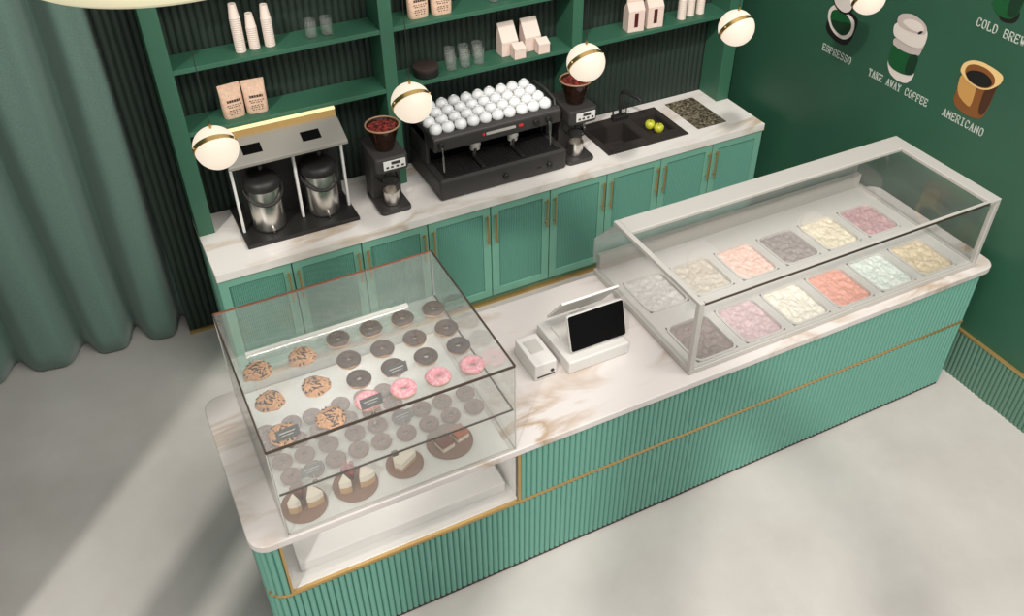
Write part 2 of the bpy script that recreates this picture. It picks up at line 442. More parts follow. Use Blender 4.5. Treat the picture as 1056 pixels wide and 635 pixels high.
# apples
def apple():
    t=thing('apple','x','apple',(0,0,0),'apples in the sink tray')
    prof=[(.004,.002),(.018,0),(.032,.012),(.038,.032),(.036,.05),(.026,.063),(.012,.066),(.003,.058)]
    MB().lathe(prof,(0,0,0),20).build('flesh','lime',t,smooth=180)
    MB().tube([(0,0,.057),(.003,.001,.07),(.006,.002,.076)],.002,6).build('stem','stem',t)
    return t
ap=apple()
place(ap,True,(-.775,.375,HB-.029),'yellow-green apple in the sink tray, nearer the tap')
place(ap,False,(-.745,.300,HB-.029),'yellow-green apple in the sink tray, nearer the front edge',1.2)
gb=MB().box(-.495,-.24,.155,.592,HB,HB+.007).build('chopping_board','granite',bevel=.002)
tag(gb,'dark speckled stone board lying on the marble between the sink and right wall','board')

# ---- coffee brewer with urns
br=thing('coffee_brewer','twin coffee brewer with a pale control hood and black drip base','coffee brewer',(-3.48,.42,HB))
bx0,bx1=-3.842,-3.118
MB().box(bx0,bx1,.172,.675,HB,HB+.028).build('base_plate','black',br,bevel=.004)
for x in (bx0+.012,-3.449,bx1-.026):
    MB().box(x,x+.016,.325,.352,HB+.028,1.440).build('post','white',br,bevel=.002)
MB().box(bx0+.075,bx1-.014,.470,.480,HB+.028,1.440).build('back_panel','black',br)
MB().box(bx0+.075,bx1-.014,.480,.66,1.30,1.440).build('tank','black',br)
hd=MB().prism([(.205,1.440),(.66,1.440),(.66,1.535),(.375,1.535),(.205,1.462)],bx0,bx1,'x').build('hood','silver',br,bevel=.004)
MB().box(bx0+.03,bx1-.03,.24,.324,1.430,1.440).build('hood_underside','black',br)
def on_slope(x,w,t0,t1,mname,nm,par,lift=.003):
    y0,z0_,y1,z1_=.205,1.462,.375,1.535
    dy,dz=y1-y0,z1_-z0_; ln=math.hypot(dy,dz); ny,nz=-dz/ln,dy/ln
    def q(t,l): return (y0+dy*t+ny*l,z0_+dz*t+nz*l)
    a=q(t0,0);b=q(t1,0);c=q(t1,lift);d=q(t0,lift)
    return MB().prism([a,b,c,d],x,x+w,'x').build(nm,mname,par)
on_slope(-3.735,.115,.36,.74,'screen','display',hd); on_slope(-3.375,.115,.36,.74,'screen','display',hd)
for x in (-3.66,-3.30):
    f=MB(); f.tube([(x,.235,1.45),(x,.225,1.42),(x,.245,1.395)],.012,8); f.build('spout','black',br,smooth=60)
lb=MB().prism([(.405,1.500),(.437,1.500),(.437,1.574),(.420,1.574)],-3.83,bx1,'x').build('brass_backplate','goldpaint',br)
MB().box(-3.83,bx1,.418,.438,1.574,1.588).build('light_strip','ledw',lb)
def urn():
    t=thing('coffee_urn','x','coffee urn',(0,0,0),'steel urns in the coffee brewer')
    MB().lathe([(.092,0),(.098,.004),(.102,.02),(.102,.285),(.099,.293)],(0,0,0),32).build('body','steel',t,smooth=50)
    MB().lathe([(.099,.291),(.112,.295),(.115,.318),(.108,.342),(.088,.358),(.05,.366),(.001,.367)],(0,0,0),32,cap1=False).build('lid','black',t,smooth=60)
    pts=[]
    for k in range(13):
        a=PI+PI*k/12; pts.append((.117*math.cos(a),.119*math.sin(a),.285+.075*math.sin(a)))
    MB().tube(pts,.009,8).build('carry_handle','black',t,smooth=60)
    f=MB(); f.tube([(0,-.096,.03),(0,-.118,.03)],.010,8); f.tube([(0,-.112,.035),(0,-.112,.008)],.006,8); f.build('tap','steel',t,smooth=60)
    return t
u=urn()
place(u,True,(-3.655,.345,HB+.028),'steel coffee urn with black lid in the left bay of the brewer')
place(u,False,(-3.295,.355,HB+.028),'steel coffee urn with black lid in the right bay of the brewer')

# ---- grinders
def grinder():
    t=thing('coffee_grinder','x','coffee grinder',(0,0,0),'coffee grinders beside the espresso machine')
    w=.105
    MB().prism(rrect(-w,w,-.15,.17,.03),0,.03).build('base','charcoal',t,bevel=.006)
    MB().hexa([(-w+.005,.03,.03),(w-.005,.03,.03),(w-.005,.16,.03),(-w+.005,.16,.03)],[(-w+.005,0,.32),(w-.005,0,.32),(w-.005,.16,.32),(-w+.005,.16,.32)]).build('column','charcoal',t,bevel=.008)
    MB().prism(rrect(-w-.004,w+.004,-.15,.17,.03),.31,.415).build('head','charcoal',t,bevel=.012)
    d=MB().box(-.06,.085,-.155,-.149,.335,.395).build('control_display','white',t)
    b=MB()
    for i,x in enumerate((-.045,-.015,.02,.055)): b.box(x,x+.018,-.1565,-.155,.345,.358)
    b.box(-.01,.05,-.1565,-.155,.368,.388)
    b.build('buttons','tag',d)
    MB().lathe([(.034,.31),(.030,.27),(.022,.25)],(0,-.06,0),16).build('chute','black',t,smooth=40)
    MB().lathe([(.042,.0315),(.046,.04),(.050,.13),(.052,.13),(.048,.036)],(0,-.06,0),20,cap1=False).build('dosing_cup','steel',t,smooth=40)
    f=MB(); f.torus((0,-.06,.2),.056,.005,20,6); f.tube([(-.056,-.06,.2),(-.07,.02,.2)],.005,6); f.tube([(.056,-.06,.2),(.07,.02,.2)],.005,6); f.build('portafilter_fork','black',t,smooth=60)
    MB().lathe([(.056,.415),(.058,.42),(.105,.575),(.107,.578),(.104,.58),(.102,.576),(.055,.424)],(0,-.02,0),28,cap0=False,cap1=False).build('hopper','hopper',t,smooth=60)
    MB().torus((0,-.02,.58),.106,.006,28,8).build('hopper_rim','rim',t,smooth=60)
    return t
gr=grinder()
for k,(x,y,lab,bl) in enumerate(((-2.876,.285,'dark grey coffee grinder between the brewer and the espresso machine','coffee beans filling the hopper of the left grinder'),
    (-1.502,.280,'dark grey coffee grinder between the espresso machine and the sink','coffee beans filling the hopper of the right grinder'))):
    place(gr,k==0,(x,y,HB),lab)
    b=MB(); b.lathe([(.052,.43),(.094,.558),(.088,.566),(.05,.575),(.001,.578)],(x,y-.02,HB),24,cap1=False)
    for i in range(150):
        a=random.uniform(0,2*PI); r=.088*math.sqrt(random.random()); c=(x+r*math.cos(a),y-.02+r*math.sin(a),HB+.578-.012*r/.09)
        s0=len(b.v); b.ball((0,0,0),.0085,6,(1.3,.9,.7))
        mr=Matrix.Rotation(random.uniform(0,PI),3,'Z')@Matrix.Rotation(random.uniform(-.6,.6),3,'X')
        for q in range(s0,len(b.v)): b.v[q]=mr@b.v[q]+Vector(c)
    tag(b.build('coffee_beans','beans',smooth=60),bl,'beans',kind='stuff')

# ---- espresso machine
em=thing('espresso_machine','wide charcoal two-group espresso machine with cups stacked on top','espresso machine',(-2.1,.4,HB))
mx0,mx1=-2.572,-1.632
MB().box(mx0+.03,mx1-.03,.15,.64,HB,HB+.03).build('feet_plinth','black',em)
bsx=MB().box(mx0,mx1,.12,.66,HB+.006,HB+.155).build('base','charcoal',em,bevel=.015)
MB().box(mx0+.02,mx1-.02,.41,.665,HB+.155,1.30).build('back_body','charcoal',em,bevel=.01)
for x in (mx0+.004,mx1-.034): MB().box(x,x+.03,.36,.662,HB+.155,1.30).build('side_panel','charcoal',em,bevel=.01)
tpz=1.332
MB().prism([(.205,1.218),(.665,1.218),(.665,tpz),(.235,tpz),(.200,1.315)],mx0+.004,mx1-.004,'x').build('top_housing','charcoal',em,bevel=.012)
MB().box(mx0+.05,mx1-.05,.404,.412,HB+.155,1.235).build('splash_plate','screen',em)
dt=MB()
for i in range(46): dt.box(mx0+.05+i*.0183,mx0+.058+i*.0183,.15,.38,HB+.155,HB+.163)
dt.box(mx0+.04,mx1-.04,.14,.15,HB+.155,HB+.165); dt.box(mx0+.04,mx1-.04,.38,.39,HB+.155,HB+.165)
dt.build('drip_grate','black',em)
for x in (mx0+.31,mx0+.60): MB().box(x,x+.025,.14,.30,HB+.163,HB+.180).build('grate_lug','black',em,bevel=.004)
for x in (-2.26,-1.98):
    g=MB(); g.lathe([(.040,1.225),(.042,1.19),(.034,1.175),(.034,1.155)],(x,.255,0),18); gh=g.build('group_head','frame',em,smooth=40)
    s=MB(); s.tube([(x,.245,1.168),(x-.02,.205,1.160),(x-.04,.177,1.150)],[.013,.010,.012],10); s.build('portafilter_handle','black',gh,smooth=60)
    s=MB(); s.tube([(x,.255,1.158),(x-.02,.235,1.125)],.008,8); s.build('spout','silver',gh,smooth=60)
for x in (mx0+.05,mx1-.11):
    f=MB(); f.tube([(x,.21,1.265),(x,.17,1.255),(x,.165,1.20),(x+.004,.17,1.09)],.006,8); f.build('steam_wand','steel',em,smooth=60)
for x in (mx0+.052,mx1-.20,mx1-.108):
    rm=Matrix.Rotation(PI/2,3,'X'); MB().lathe([(.022,0),(.022,.025),(.018,.03)],(x,.208,1.275),16,rm).build('steam_knob','black',em,smooth=40)
MB().box(mx1-.118,mx1-.098,.168,.176,1.17,1.255).build('wand_grip','steel',em)
for x in (-2.1,-1.77): MB().lathe([(.020,0),(.020,.02),(.016,.024)],(x,.122,HB+.075),16,Matrix.Rotation(PI/2,3,'X')).build('gauge','black',bsx,smooth=40)
MB().box(-1.86,-1.83,.116,.121,HB+.06,HB+.072).build('plate','black',bsx)
bdg=MB().box(-2.20,-1.985,.193,.203,1.268,1.284).build('badge','frame',em)
for x in (-2.225,-1.96,-1.945): MB().box(x,x+.014,.194,.204,1.268,1.284).build('indicator','led_red',em)
MB().tube([(mx1-.03,.25,tpz),(mx1-.025,.27,tpz+.035),(mx1-.02,.40,tpz+.05),(mx1-.025,.56,tpz+.045),(mx1-.03,.60,tpz)],.009,8).build('cup_rail','charcoal',em,smooth=60)
cp=MB().lathe([(.036,0),(.0405,.006),(.0425,.020),(.0405,.034),(.034,.047),(.024,.055),(.017,.058),(.017,.061),(.0145,.061),(.013,.058),(.001,.0575)],(0,0,0),20,cap1=False).build('espresso_cup','cup',smooth=40)
tag(cp,'x','cup','upturned white cups on the espresso machine')
rows=['front','second','third','back']
k=0
for j in range(4):
    for i in range(10):
        x=-2.525+i*.0885; y=.268+j*.104
        pos='leftmost' if i==0 else 'rightmost' if i==9 else ORD[i]+' from the left'
        place(cp,k==0,(x+random.uniform(-.002,.002),y+random.uniform(-.002,.002),tpz),'upturned white cup on the espresso machine, %s in the %s row'%(pos,rows[j]))
        k+=1

# ---- shelf goods
ZU=1.992; ZL=1.605
def paper_cup(m,ribs=False):
    c=MB().lathe([(.0300,0),(.0315,.002),(.0315,.006),(.0295,.008),(.0215,.082),(.0205,.085),(.018,.0835),(.001,.0835)],(0,0,0),20,cap1=False)
    return tag(c.build('paper_cup',m,smooth=40),'x','paper cup')
pc=paper_cup('paper'); first=True
def stack(x,y,z,n,where,group,step=.0122):
    global first
    for i in range(n):
        p='bottom white cup' if i==0 else 'topmost white cup' if i==n-1 else ORD[i]+' white cup from the bottom'
        place(pc,first,(x,y,z+i*step),'%s, %s'%(p,where),0,group); first=False
stack(-3.581,.545,ZU,17,'left stack of paper cups above the brewer','paper cups stacked on the upper left shelf')
stack(-3.498,.555,ZU,11,'short middle stack of paper cups above the brewer','paper cups stacked on the upper left shelf')
stack(-3.408,.550,ZU,14,'right stack of paper cups above the brewer','paper cups stacked on the upper left shelf')
stack(-.479,.535,ZL,12,'left stack of paper cups near the right wall','paper cups stacked on the right shelf')
stack(-.386,.560,ZL,12,'middle stack of paper cups near the right wall','paper cups stacked on the right shelf')
stack(-.300,.560,ZL,12,'right stack of paper cups near the right wall','paper cups stacked on the right shelf')
tb=MB().lathe([(.030,0),(.034,.003),(.037,.105),(.0355,.105),(.032,.008),(.001,.007)],(0,0,0),20,cap1=False).build('glass_tumbler','tumbler',smooth=40)
tag(tb,'x','glass','glass tumblers on the shelves')
for k,(x,y,z,lab) in enumerate(((-3.158,.55,ZU,'clear tumbler right of the paper cups on the upper shelf, left one of two'),
  (-3.063,.55,ZU,'clear tumbler right of the paper cups on the upper shelf, right one of two'),
  (-2.285,.53,ZL,'clear tumbler over the espresso machine, left one of the front row'),(-2.185,.53,ZL,'clear tumbler over the espresso machine, middle one of the front row'),(-2.085,.53,ZL,'clear tumbler over the espresso machine, right one of the front row'),
  (-2.255,.625,ZL,'clear tumbler over the espresso machine, left one of the back row'),(-2.155,.625,ZL,'clear tumbler over the espresso machine, middle one of the back row'),(-2.055,.625,ZL,'clear tumbler over the espresso machine, right one of the back row'),
  (-1.96,.55,ZU,'clear tumbler high on the middle upper shelf, left one of two'),(-1.87,.55,ZU,'clear tumbler high on the middle upper shelf, right one of two'))):
    place(tb,k==0,(x,y,z),lab)
tn=thing('round_tin','round black tin on the middle shelf above the espresso machine','tin',(-2.458,.54,ZL))
MB().lathe([(.080,0),(.082,.003),(.082,.045)],(-2.458,.54,ZL),32).build('body','black',tn,smooth=40)
MB().lathe([(.084,.045),(.085,.047),(.085,.062),(.080,.066),(.001,.066)],(-2.458,.54,ZL),32,cap1=False).build('lid','ink',tn,smooth=40)
def pouch():
    t=thing('coffee_bag','x','coffee bag',(0,0,0),'blush coffee bags on the shelves')
    n=12; vs=[]; fs=[]; rings=[(0,.062,.036),(.015,.064,.038),(.07,.066,.036),(.13,.066,.026),(.165,.067,.012),(.19,.068,.004),(.205,.068,.003)]
    for (z,a,b) in rings:
        for k in range(24):
            A=2*PI*k/24; c,s_=math.cos(A),math.sin(A)
            vs.append((a*math.copysign(abs(c)**.45,c),b*math.copysign(abs(s_)**.8,s_),z))
    for j in range(len(rings)-1):
        for k in range(24): fs.append((j*24+k,j*24+(k+1)%24,(j+1)*24+(k+1)%24,(j+1)*24+k))
    fs.append(tuple(range(23,-1,-1))); fs.append(tuple((len(rings)-1)*24+k for k in range(24)))
    b=MB().add(vs,fs).build('pouch','kraft',t,smooth=50)
    l=MB()
    def mark(x0,x1,z,h):   # follows the leaning front of the pouch
        y=-.0375 if z<.07 else -.0365-(.07-z)*.17
        y2=-.0375 if z+h<.07 else -.0365-(.07-z-h)*.17
        l.hexa([(x0,y-.0015,z),(x1,y-.0015,z),(x1,y+.004,z),(x0,y+.004,z)],[(x0,y2-.0015,z+h),(x1,y2-.0015,z+h),(x1,y2+.004,z+h),(x0,y2+.004,z+h)])
    rr=random.Random(3)
    x=-.036
    while x<.036: w=rr.uniform(.008,.015); mark(x,min(x+w,.042),.100,.014); x+=w+.003
    for zz in (.082,.070,.050,.038,.024):
        x=-.040+rr.uniform(0,.01)
        while x<.036: w=rr.uniform(.004,.011); mark(x,x+w,zz,.004); x+=w+rr.uniform(.004,.01)
    l.build('printed_label','ink',t)
    MB().box(-.066,.066,-.0065,-.002,.178,.183).build('zip_seal','kraft',t)
    return t
bg=pouch()
for k,(x,y,z,rz,lab) in enumerate(((-3.695,.555,ZL,.12,'blush coffee bag above the brewer, the left one'),(-3.555,.555,ZL,-.06,'blush coffee bag above the brewer, the right one'),
  (-2.48,.55,ZU,.05,'blush coffee bag on the middle upper shelf, the left one'),(-2.328,.54,ZU,-.05,'blush coffee bag on the middle upper shelf, the right one'))):
    place(bg,k==0,(x,y,z),lab,rz)
def card_box(w,d,h,hs,nm,lab):
    t=thing(nm,lab,'box')
    MB().prism([(-d,0),(d,0),(d,h),(d*.75,h),(-d,hs)],-w,w,'x').build('carton','blush',t,bevel=.003)
    fl_=MB().prism([(-d-.0005,hs*.86),(-d-.002,hs*.86),(-d-.002,hs),(d*.75,h+.0015),(d*.75,h)],-w*.98,w*.98,'x').build('folded_flap','paper',t)
    return t
for k,(x,y,lab) in enumerate(((-1.85,.585,'tall blush gift box above the espresso machine, left one'),(-1.68,.585,'tall blush gift box above the espresso machine, right one'))):
    if k==0: b0=card_box(.06,.045,.205,.10,'gift_box',lab)
    place(b0,k==0,(x,y,ZL),lab,0,'tall boxes on the middle shelf')
for k,(x,y,lab) in enumerate(((-1.812,.495,'small blush box in front of the left tall gift box'),(-1.632,.495,'small blush box in front of the right tall gift box'))):
    if k==0: b0=card_box(.042,.030,.095,.07,'gift_box',lab)
    place(b0,k==0,(x,y,ZL),lab,0,'small boxes on the middle shelf')
def carton():
    t=thing('milk_carton','x','carton',(0,0,0),'gable cartons on the right shelf')
    w=.062; d=.045
    c=MB(); c.box(-w,w,-d,d,0,.15); c.prism([(-d,.15),(d,.15),(.006,.20),(-.006,.20)],-w,w,'x'); c.box(-w,w,-.006,.006,.20,.225)
    c.build('carton_body','blush',t,bevel=.002)
    p=MB().box(-.016,.012,-d-.002,-d+.002,.035,.135).build('window_slot','winered',t)
    MB().box(-.02,.02,-d-.0015,-d+.001,.004,.02).build('label_strip','paper',t)
    return t
ct=carton()
place(ct,True,(-.891,.53,ZL),'blush gable-top carton with a dark red slot, left of two on the right shelf',-.1)
place(ct,False,(-.733,.53,ZL),'blush gable-top carton with a dark red slot, right of two on the right shelf',-.1)

# ================================================================ FRONT COUNTER
fc=thing('service_counter','mint green fluted service counter with gold bands','counter',(-2.2,-1.6,0))
bxl=-4.352; rc=.085; zt=H2-.040
arc=[(bxl+rc+rc*math.cos(R(a)),YF+rc+rc*math.sin(R(a))) for a in range(270,179,-9)]
def rev(p): return p[::-1]
# travel so the outside is on the left hand: from the back-left to the front, then right
YBB=YB-.02
arcb=[(bxl+rc+rc*math.cos(R(a)),YBB-rc+rc*math.sin(R(a))) for a in range(90,181,9)]
left_path=arcb+rev(arc)
full=left_path+[(XR,YF)]
def outward(mb_pts):  return mb_pts
NX0,NX1=-4.252,-3.102
def fl_panel(path,z0,z1,name):
    p=fluted_path(rev(path),.0305,.0145,z0,z1,8)
    return p.build(name,'mintflute',fc,smooth=60)
fl_panel(full,.03,.532,'lower_fluting')
fl_panel(left_path+[(NX0-.012,YF)],.555,zt,'corner_fluting')
fl_panel([(NX1+.012,YF),(XR,YF)],.555,zt,'upper_fluting')
fl_panel([(XR,YF),(XR,YBB)],.03,.532,'end_fluting'); fl_panel([(XR,YF),(XR,YBB)],.555,zt,'end_fluting')
# core boxes
core=MB()
core.box(bxl+rc,XR-.002,YF+.003,YBB-.001,0.03,.54); core.box(bxl+.003,bxl+rc,YF+rc,YBB-rc,.03,.54)
core.box(NX1+.01,XR-.002,YF+.003,YBB-.001,.54,zt); core.box(bxl+.003,NX0-.01,YF+rc,YBB-rc,.54,zt)
core.box(bxl+rc,NX0-.01,YF+.004,YF+rc,.54,zt)
core.box(NX0-.01,NX1+.01,-1.50,YBB-.001,.54,zt)
core.build('carcass','mint',fc)
def band(path,off,z0,z1,nm,mat,th=.004):
    pts=[Vector((p[0],p[1])) for p in path]; o1=[];o2=[]
    for i,p in enumerate(pts):
        d=(pts[min(i+1,len(pts)-1)]-pts[max(i-1,0)]).normalized(); nrm=Vector((d.y,-d.x))
        o1.append(p+nrm*off); o2.append(p-nrm*th)
    m=MB(); n=len(pts); vs=[(v.x,v.y,z0) for v in o1]+[(v.x,v.y,z1) for v in o1]+[(v.x,v.y,z0) for v in o2]+[(v.x,v.y,z1) for v in o2]
    fs=[]
    for i in range(n-1): fs+= [(i,i+1,n+i+1,n+i),(n+i,n+i+1,3*n+i+1,3*n+i),(2*n+i,i,i+1,2*n+i+1)][:2]+[(2*n+i+1,i+1,i,2*n+i)]
    fs+=[(0,n,3*n,2*n),(n-1,2*n-1,4*n-1,3*n-1)]
    return m.add(vs,fs).build(nm,mat,fc,smooth=40)
band(full+[(XR+.0,YF)],.013,.534,.553,'gold_band','goldpaint')
band(full,.004,.0,.03,'toe_kick','toekick')
band([(XR,YF),(XR,YBB)],.013,.534,.553,'gold_band','goldpaint')
for x in (NX0-.012,NX1): MB().box(x,x+.012,YF-.013,YF+.02,.553,zt).build('gold_edge','goldpaint',fc)
# niche lining
ni=MB(); t=.004
ni.box(NX0,NX1,-1.505,-1.499,.545,zt); ni.box(NX0-.008,NX0,YF,-1.50,.545,zt); ni.box(NX1,NX1+.008,YF,-1.50,.545,zt); ni.box(NX0,NX1,YF,-1.50,.541,.549); ni.box(NX0,NX1,YF+.02,-1.5,zt-.006,zt)
ni.build('niche_lining','white',fc)
MB().hexa([(NX0+.06,-1.96,.55),(NX1-.03,-1.96,.55),(NX1-.03,-1.505,.55),(NX0+.06,-1.505,.55)],[(NX0+.06,-1.96,.61),(NX1-.03,-1.96,.61),(NX1-.03,-1.505,.64),(NX0+.06,-1.505,.64)]).build('niche_platform','white',fc,bevel=.004)
MB().box(NX0,NX1,YF+.006,YF+.012,.553,zt-.002).build('niche_glass','iceglass',fc)
sl=MB().prism(rrect(XL,.064,YS,YB,.085,8),H2-.040,H2).build('marble_counter_top','marble',smooth=35,bevel=.004)
tag(sl,'white veined marble slab with rounded corners on the fluted counter','countertop')

# ---- bakery case
cx0,cx1,cy0,cy1,cz0,cz1=-4.214,-3.116,-2.048,-1.101,H2,1.485
ca=thing('bakery_display_case','clear glass two-level bakery case at the left end of the counter','display case',(-3.66,-1.57,H2))
g=.006
MB().box(cx0,cx1,cy0,cy1,cz1-g,cz1).build('top_glass','glass',ca)
MB().box(cx0,cx1,cy0,cy0+g,cz0,cz1-g).build('front_glass','glass',ca)
MB().box(cx0,cx1,cy1-g,cy1,cz0,cz1-g).build('back_glass','glass',ca)
MB().box(cx0,cx0+g,cy0+g,cy1-g,cz0,cz1-g).build('side_glass','glass',ca)
MB().box(cx1-g,cx1,cy0+g,cy1-g,cz0,cz1-g).build('side_glass','glass',ca)
SZ=1.212
sg=MB().box(cx0+.010,cx1-.010,cy0+.008,cy1-.02,SZ-.007,SZ).build('glass_shelf','shelfglass',ca)
e=.0035
MB().box(cx0+.010,cx1-.010,cy0+.006,cy0+.011,SZ-.008,SZ+.001).build('shelf_edge','edge',sg)
MB().box(-3.128,-3.122,cy0+.008,cy1-.02,SZ-.008,SZ+.001).build('shelf_edge','edge',sg)
MB().box(-4.12,-3.28,cy1-.045,cy1-.022,SZ,SZ+.01).build('white_shelf_strip','white',sg)  # white strip along the back edge of the glass shelf
MB().box(cx0+.012,cx1-.03,cy0+.012,cy1-.012,H2,H2+.008).build('deck','white',ca)
dk=H2+.008
ed=MB()
for x in (cx0,cx1): ed.box(x-e,x+e,cy0,cy1,cz1-2*e,cz1+e)
ed.box(cx0,cx1,cy0-e,cy0+e,cz1-2*e,cz1+e)
ed.build('top_edge_trim','edge',ca)
MB().box(cx0,cx1,cy1-e,cy1+e,cz1-2*e,cz1+.001).build('back_edge_trim','copper',ca)
v=MB(); q=.0025
for x in (cx0,cx1):
    for y in (cy0,cy1): MB().box(x-q,x+q,y-q,y+q,cz0+.005,cz1-.007).build('corner_seam','frame',ca)
v=MB()
for x in (cx0,cx1): v.box(x-q,x+q,cy0,cy1,cz0,cz0+.005)
for y in (cy0,cy1): v.box(cx0,cx1,y-q,y+q,cz0,cz0+.005)
v.build('bottom_seam','frame',ca)

def donut(kind):
    t=thing('donut','x','donut',(0,0,0))
    MB().torus((0,0,.019),.036,.0225,28,12,sz=.85).build('dough','dough',t,smooth=180)
    ic=MB(); vs=[];fs=[];n=28;m=8
    for i in range(n):
        A=2*PI*i/n; dr=.12*math.sin(A*5+1)+.08*math.sin(A*3)
        for j in range(m+1):
            B=.22+dr+(PI+.0-.1)*(j/m); q=.036+.0238*math.cos(B); vs.append((q*math.cos(A),q*math.sin(A),.0195+.0232*.85*math.sin(B)))
    for i in range(n):
        for j in range(m): i2=(i+1)%n; fs.append((i*(m+1)+j,i2*(m+1)+j,i2*(m+1)+j+1,i*(m+1)+j+1))
    ic.add(vs,fs).build('icing',kind,t,smooth=180)
    return t
dn=donut('choc'); dn['group']='chocolate donuts on the upper shelf'
rown=['back','middle','third']
k=0
for j,y in enumerate((-1.255,-1.420,-1.568)):
    for i,x in enumerate((-3.692,-3.522,-3.354,-3.184)):
        pos=['leftmost','second from the left','third from the left','rightmost'][i]
        rw=['back row','middle row','row behind the pink donuts'][j]
        place(dn,k==0,(x+.004,y+.010,SZ),'chocolate donut, %s in the %s'%(pos,rw),random.uniform(0,6)); k+=1
pk=donut('pink'); pk['group']='pink donuts on the upper shelf'
for i,x in enumerate((-3.702,-3.529,-3.356,-3.181)):
    pos=['leftmost, behind a price tag','second from the left','third from the left','rightmost'][i]
    place(pk,i==0,(x+.004,-1.712,SZ),'pink iced donut on the upper glass shelf, '+pos,random.uniform(0,6),sc=(1.06,1.06,1.06))
def cookie():
    mb=MB(); mb.mat(0)
    n=28; vs=[];fs=[]
    prof=[(.056,0),(.062,.006),(.060,.013),(.045,.020),(.02,.023),(.001,.0235)]
    for (r,z) in prof:
        for k in range(n):
            A=2*PI*k/n; w=1+.05*math.sin(3*A+1)+.03*math.sin(7*A)
            vs.append((r*w*math.cos(A),r*w*math.sin(A),z+(.003*noise.noise(Vector((r*40*math.cos(A),r*40*math.sin(A),3))) if z>.01 else 0)))
    for j in range(len(prof)-1):
        for k in range(n): fs.append((j*n+k,j*n+(k+1)%n,(j+1)*n+(k+1)%n,(j+1)*n+k))
    fs.append(tuple(range(n-1,-1,-1)))
    mb.add(vs,fs); mb.mat(1)
    rr=random.Random(5)
    for i in range(44):
        a=rr.uniform(0,6.28); r=.055*math.sqrt(rr.random()); mb_start=len(mb.v)
        mb.ball((0,0,0),.0075,6,(1.7,.65,.6))
        mr=Matrix.Rotation(rr.uniform(0,PI),3,'Z')
        for q_ in range(mb_start,len(mb.v)): mb.v[q_]=mr@mb.v[q_]+Vector((r*math.cos(a),r*math.sin(a),.0215-.010*(r/.058)**2.5))
    o=mb.build('cookie',['cookie','chips'],smooth=60)
    return tag(o,'x','cookie','chocolate chip cookies on the upper shelf')
ck=cookie(); k=0
for j,y in enumerate((-1.275,-1.50,-1.725)):
    for i,x in enumerate((-4.097,-3.880)):
        place(ck,k==0,(x,y,SZ),'chocolate chip cookie on the upper glass shelf, %s of the %s pair'%(('left','right')[i],('back','middle','front')[j]),random.uniform(0,6),sc=(1.1,1.1,1.1)); k+=1
# small donuts on the deck
low=[(-4.146,-1.434),(-4.141,-1.539),(-4.007,-1.546),(-3.915,-1.431),(-3.912,-1.532),(-3.768,-1.417),(-3.765,-1.528),(-3.613,-1.548),(-3.541,-1.518),(-3.547,-1.424),
 (-3.535,-1.78),(-3.423,-1.622),(-3.311,-1.627),(-3.179,-1.626),(-3.177,-1.725),(-3.310,-1.731),(-3.425,-1.737),(-3.529,-1.62),(-3.652,-1.629),(-3.765,-1.628),(-3.783,-1.735),(-3.909,-1.731),(-4.111,-1.648),(-4.111,-1.744),(-4.031,-1.734),(-4.02,-1.64),(-3.90,-1.64),(-3.665,-1.735)]
low=[p for p in low if p!=(-3.535,-1.78)]+[(-3.545,-1.735)]
low=[(-4.146,-1.436),(-4.018,-1.430),(-3.915,-1.431),(-3.768,-1.417),(-3.65,-1.42),(-3.547,-1.424),
 (-4.141,-1.542),(-4.020,-1.546),(-3.912,-1.538),(-3.765,-1.528),(-3.645,-1.535),(-3.535,-1.530),
 (-4.125,-1.648),(-4.018,-1.652),(-3.90,-1.640),(-3.765,-1.632),(-3.652,-1.632),(-3.529,-1.634),(-3.423,-1.627),(-3.311,-1.627),(-3.185,-1.626),
 (-4.111,-1.752),(-4.005,-1.756),(-3.897,-1.745),(-3.783,-1.738),(-3.670,-1.738),(-3.545,-1.740),(-3.425,-1.735),(-3.310,-1.731),(-3.183,-1.730)]
sd=thing('mini_donut','x','donut',(0,0,0),'small cocoa donuts on the lower deck')
MB().torus((0,0,.017),.030,.019,24,10,sz=.9).build('dough','faded',sd,smooth=180)
sp_=MB(); sp_.torus((0,0,.0172),.030,.0195,24,8,.15,PI-.15,.9); sp_.build('icing','cocoa',sd,smooth=180)
byrow={}
for p in low:
    byrow.setdefault(-1 if p[1]>-1.48 else -2 if p[1]>-1.59 else -3 if p[1]>-1.69 else -4,[]).append(p)
k=0
for r_,nm in ((-1,'back'),(-2,'second'),(-3,'third'),(-4,'front')):
    rowp=sorted(byrow[r_])
    for i,p in enumerate(rowp):
        pos='leftmost' if i==0 else 'rightmost' if i==len(rowp)-1 else ORD[i]+' from the left'
        place(sd,k==0,(p[0],p[1],dk),'small cocoa donut on the lower case deck, %s in the %s row'%(pos,nm)); k+=1
# cakes
def slice_tri(t,c,ang,r,h,layers,name):
    """wedge of cake, tip at c pointing along ang"""
    o=thing(name,t,'cake',(c[0],c[1],c[2]))
    z=c[2]; hw=R(29)
    pts=[(c[0],c[1])]+[(c[0]+r*math.cos(ang+a),c[1]+r*math.sin(ang+a)) for a in (-hw,-hw/2,0,hw/2,hw)]
    for f,mat,nm in layers:
        MB().prism(pts,z,z+h*f).build(nm,mat,o,bevel=.002); z+=h*f
    return o
def cake_plate(x,y,r,lab):
    o=MB().lathe([(r*.9,0),(r,.004),(r,.010),(r*.97,.011),(.001,.010)],(x,y,dk),40,cap1=False).build('cake_board','cakeplate',smooth=40)
    return tag(o,lab,'cake board','round cake boards on the lower deck')
cake_plate(-4.102,-1.922,.103,'round brown cake board nearest the left glass wall')
cake_plate(-3.862,-1.915,.103,'round brown cake board with red berries on its cake')
cake_plate(-3.619,-1.905,.088,'small round brown cake board carrying one white wedge')
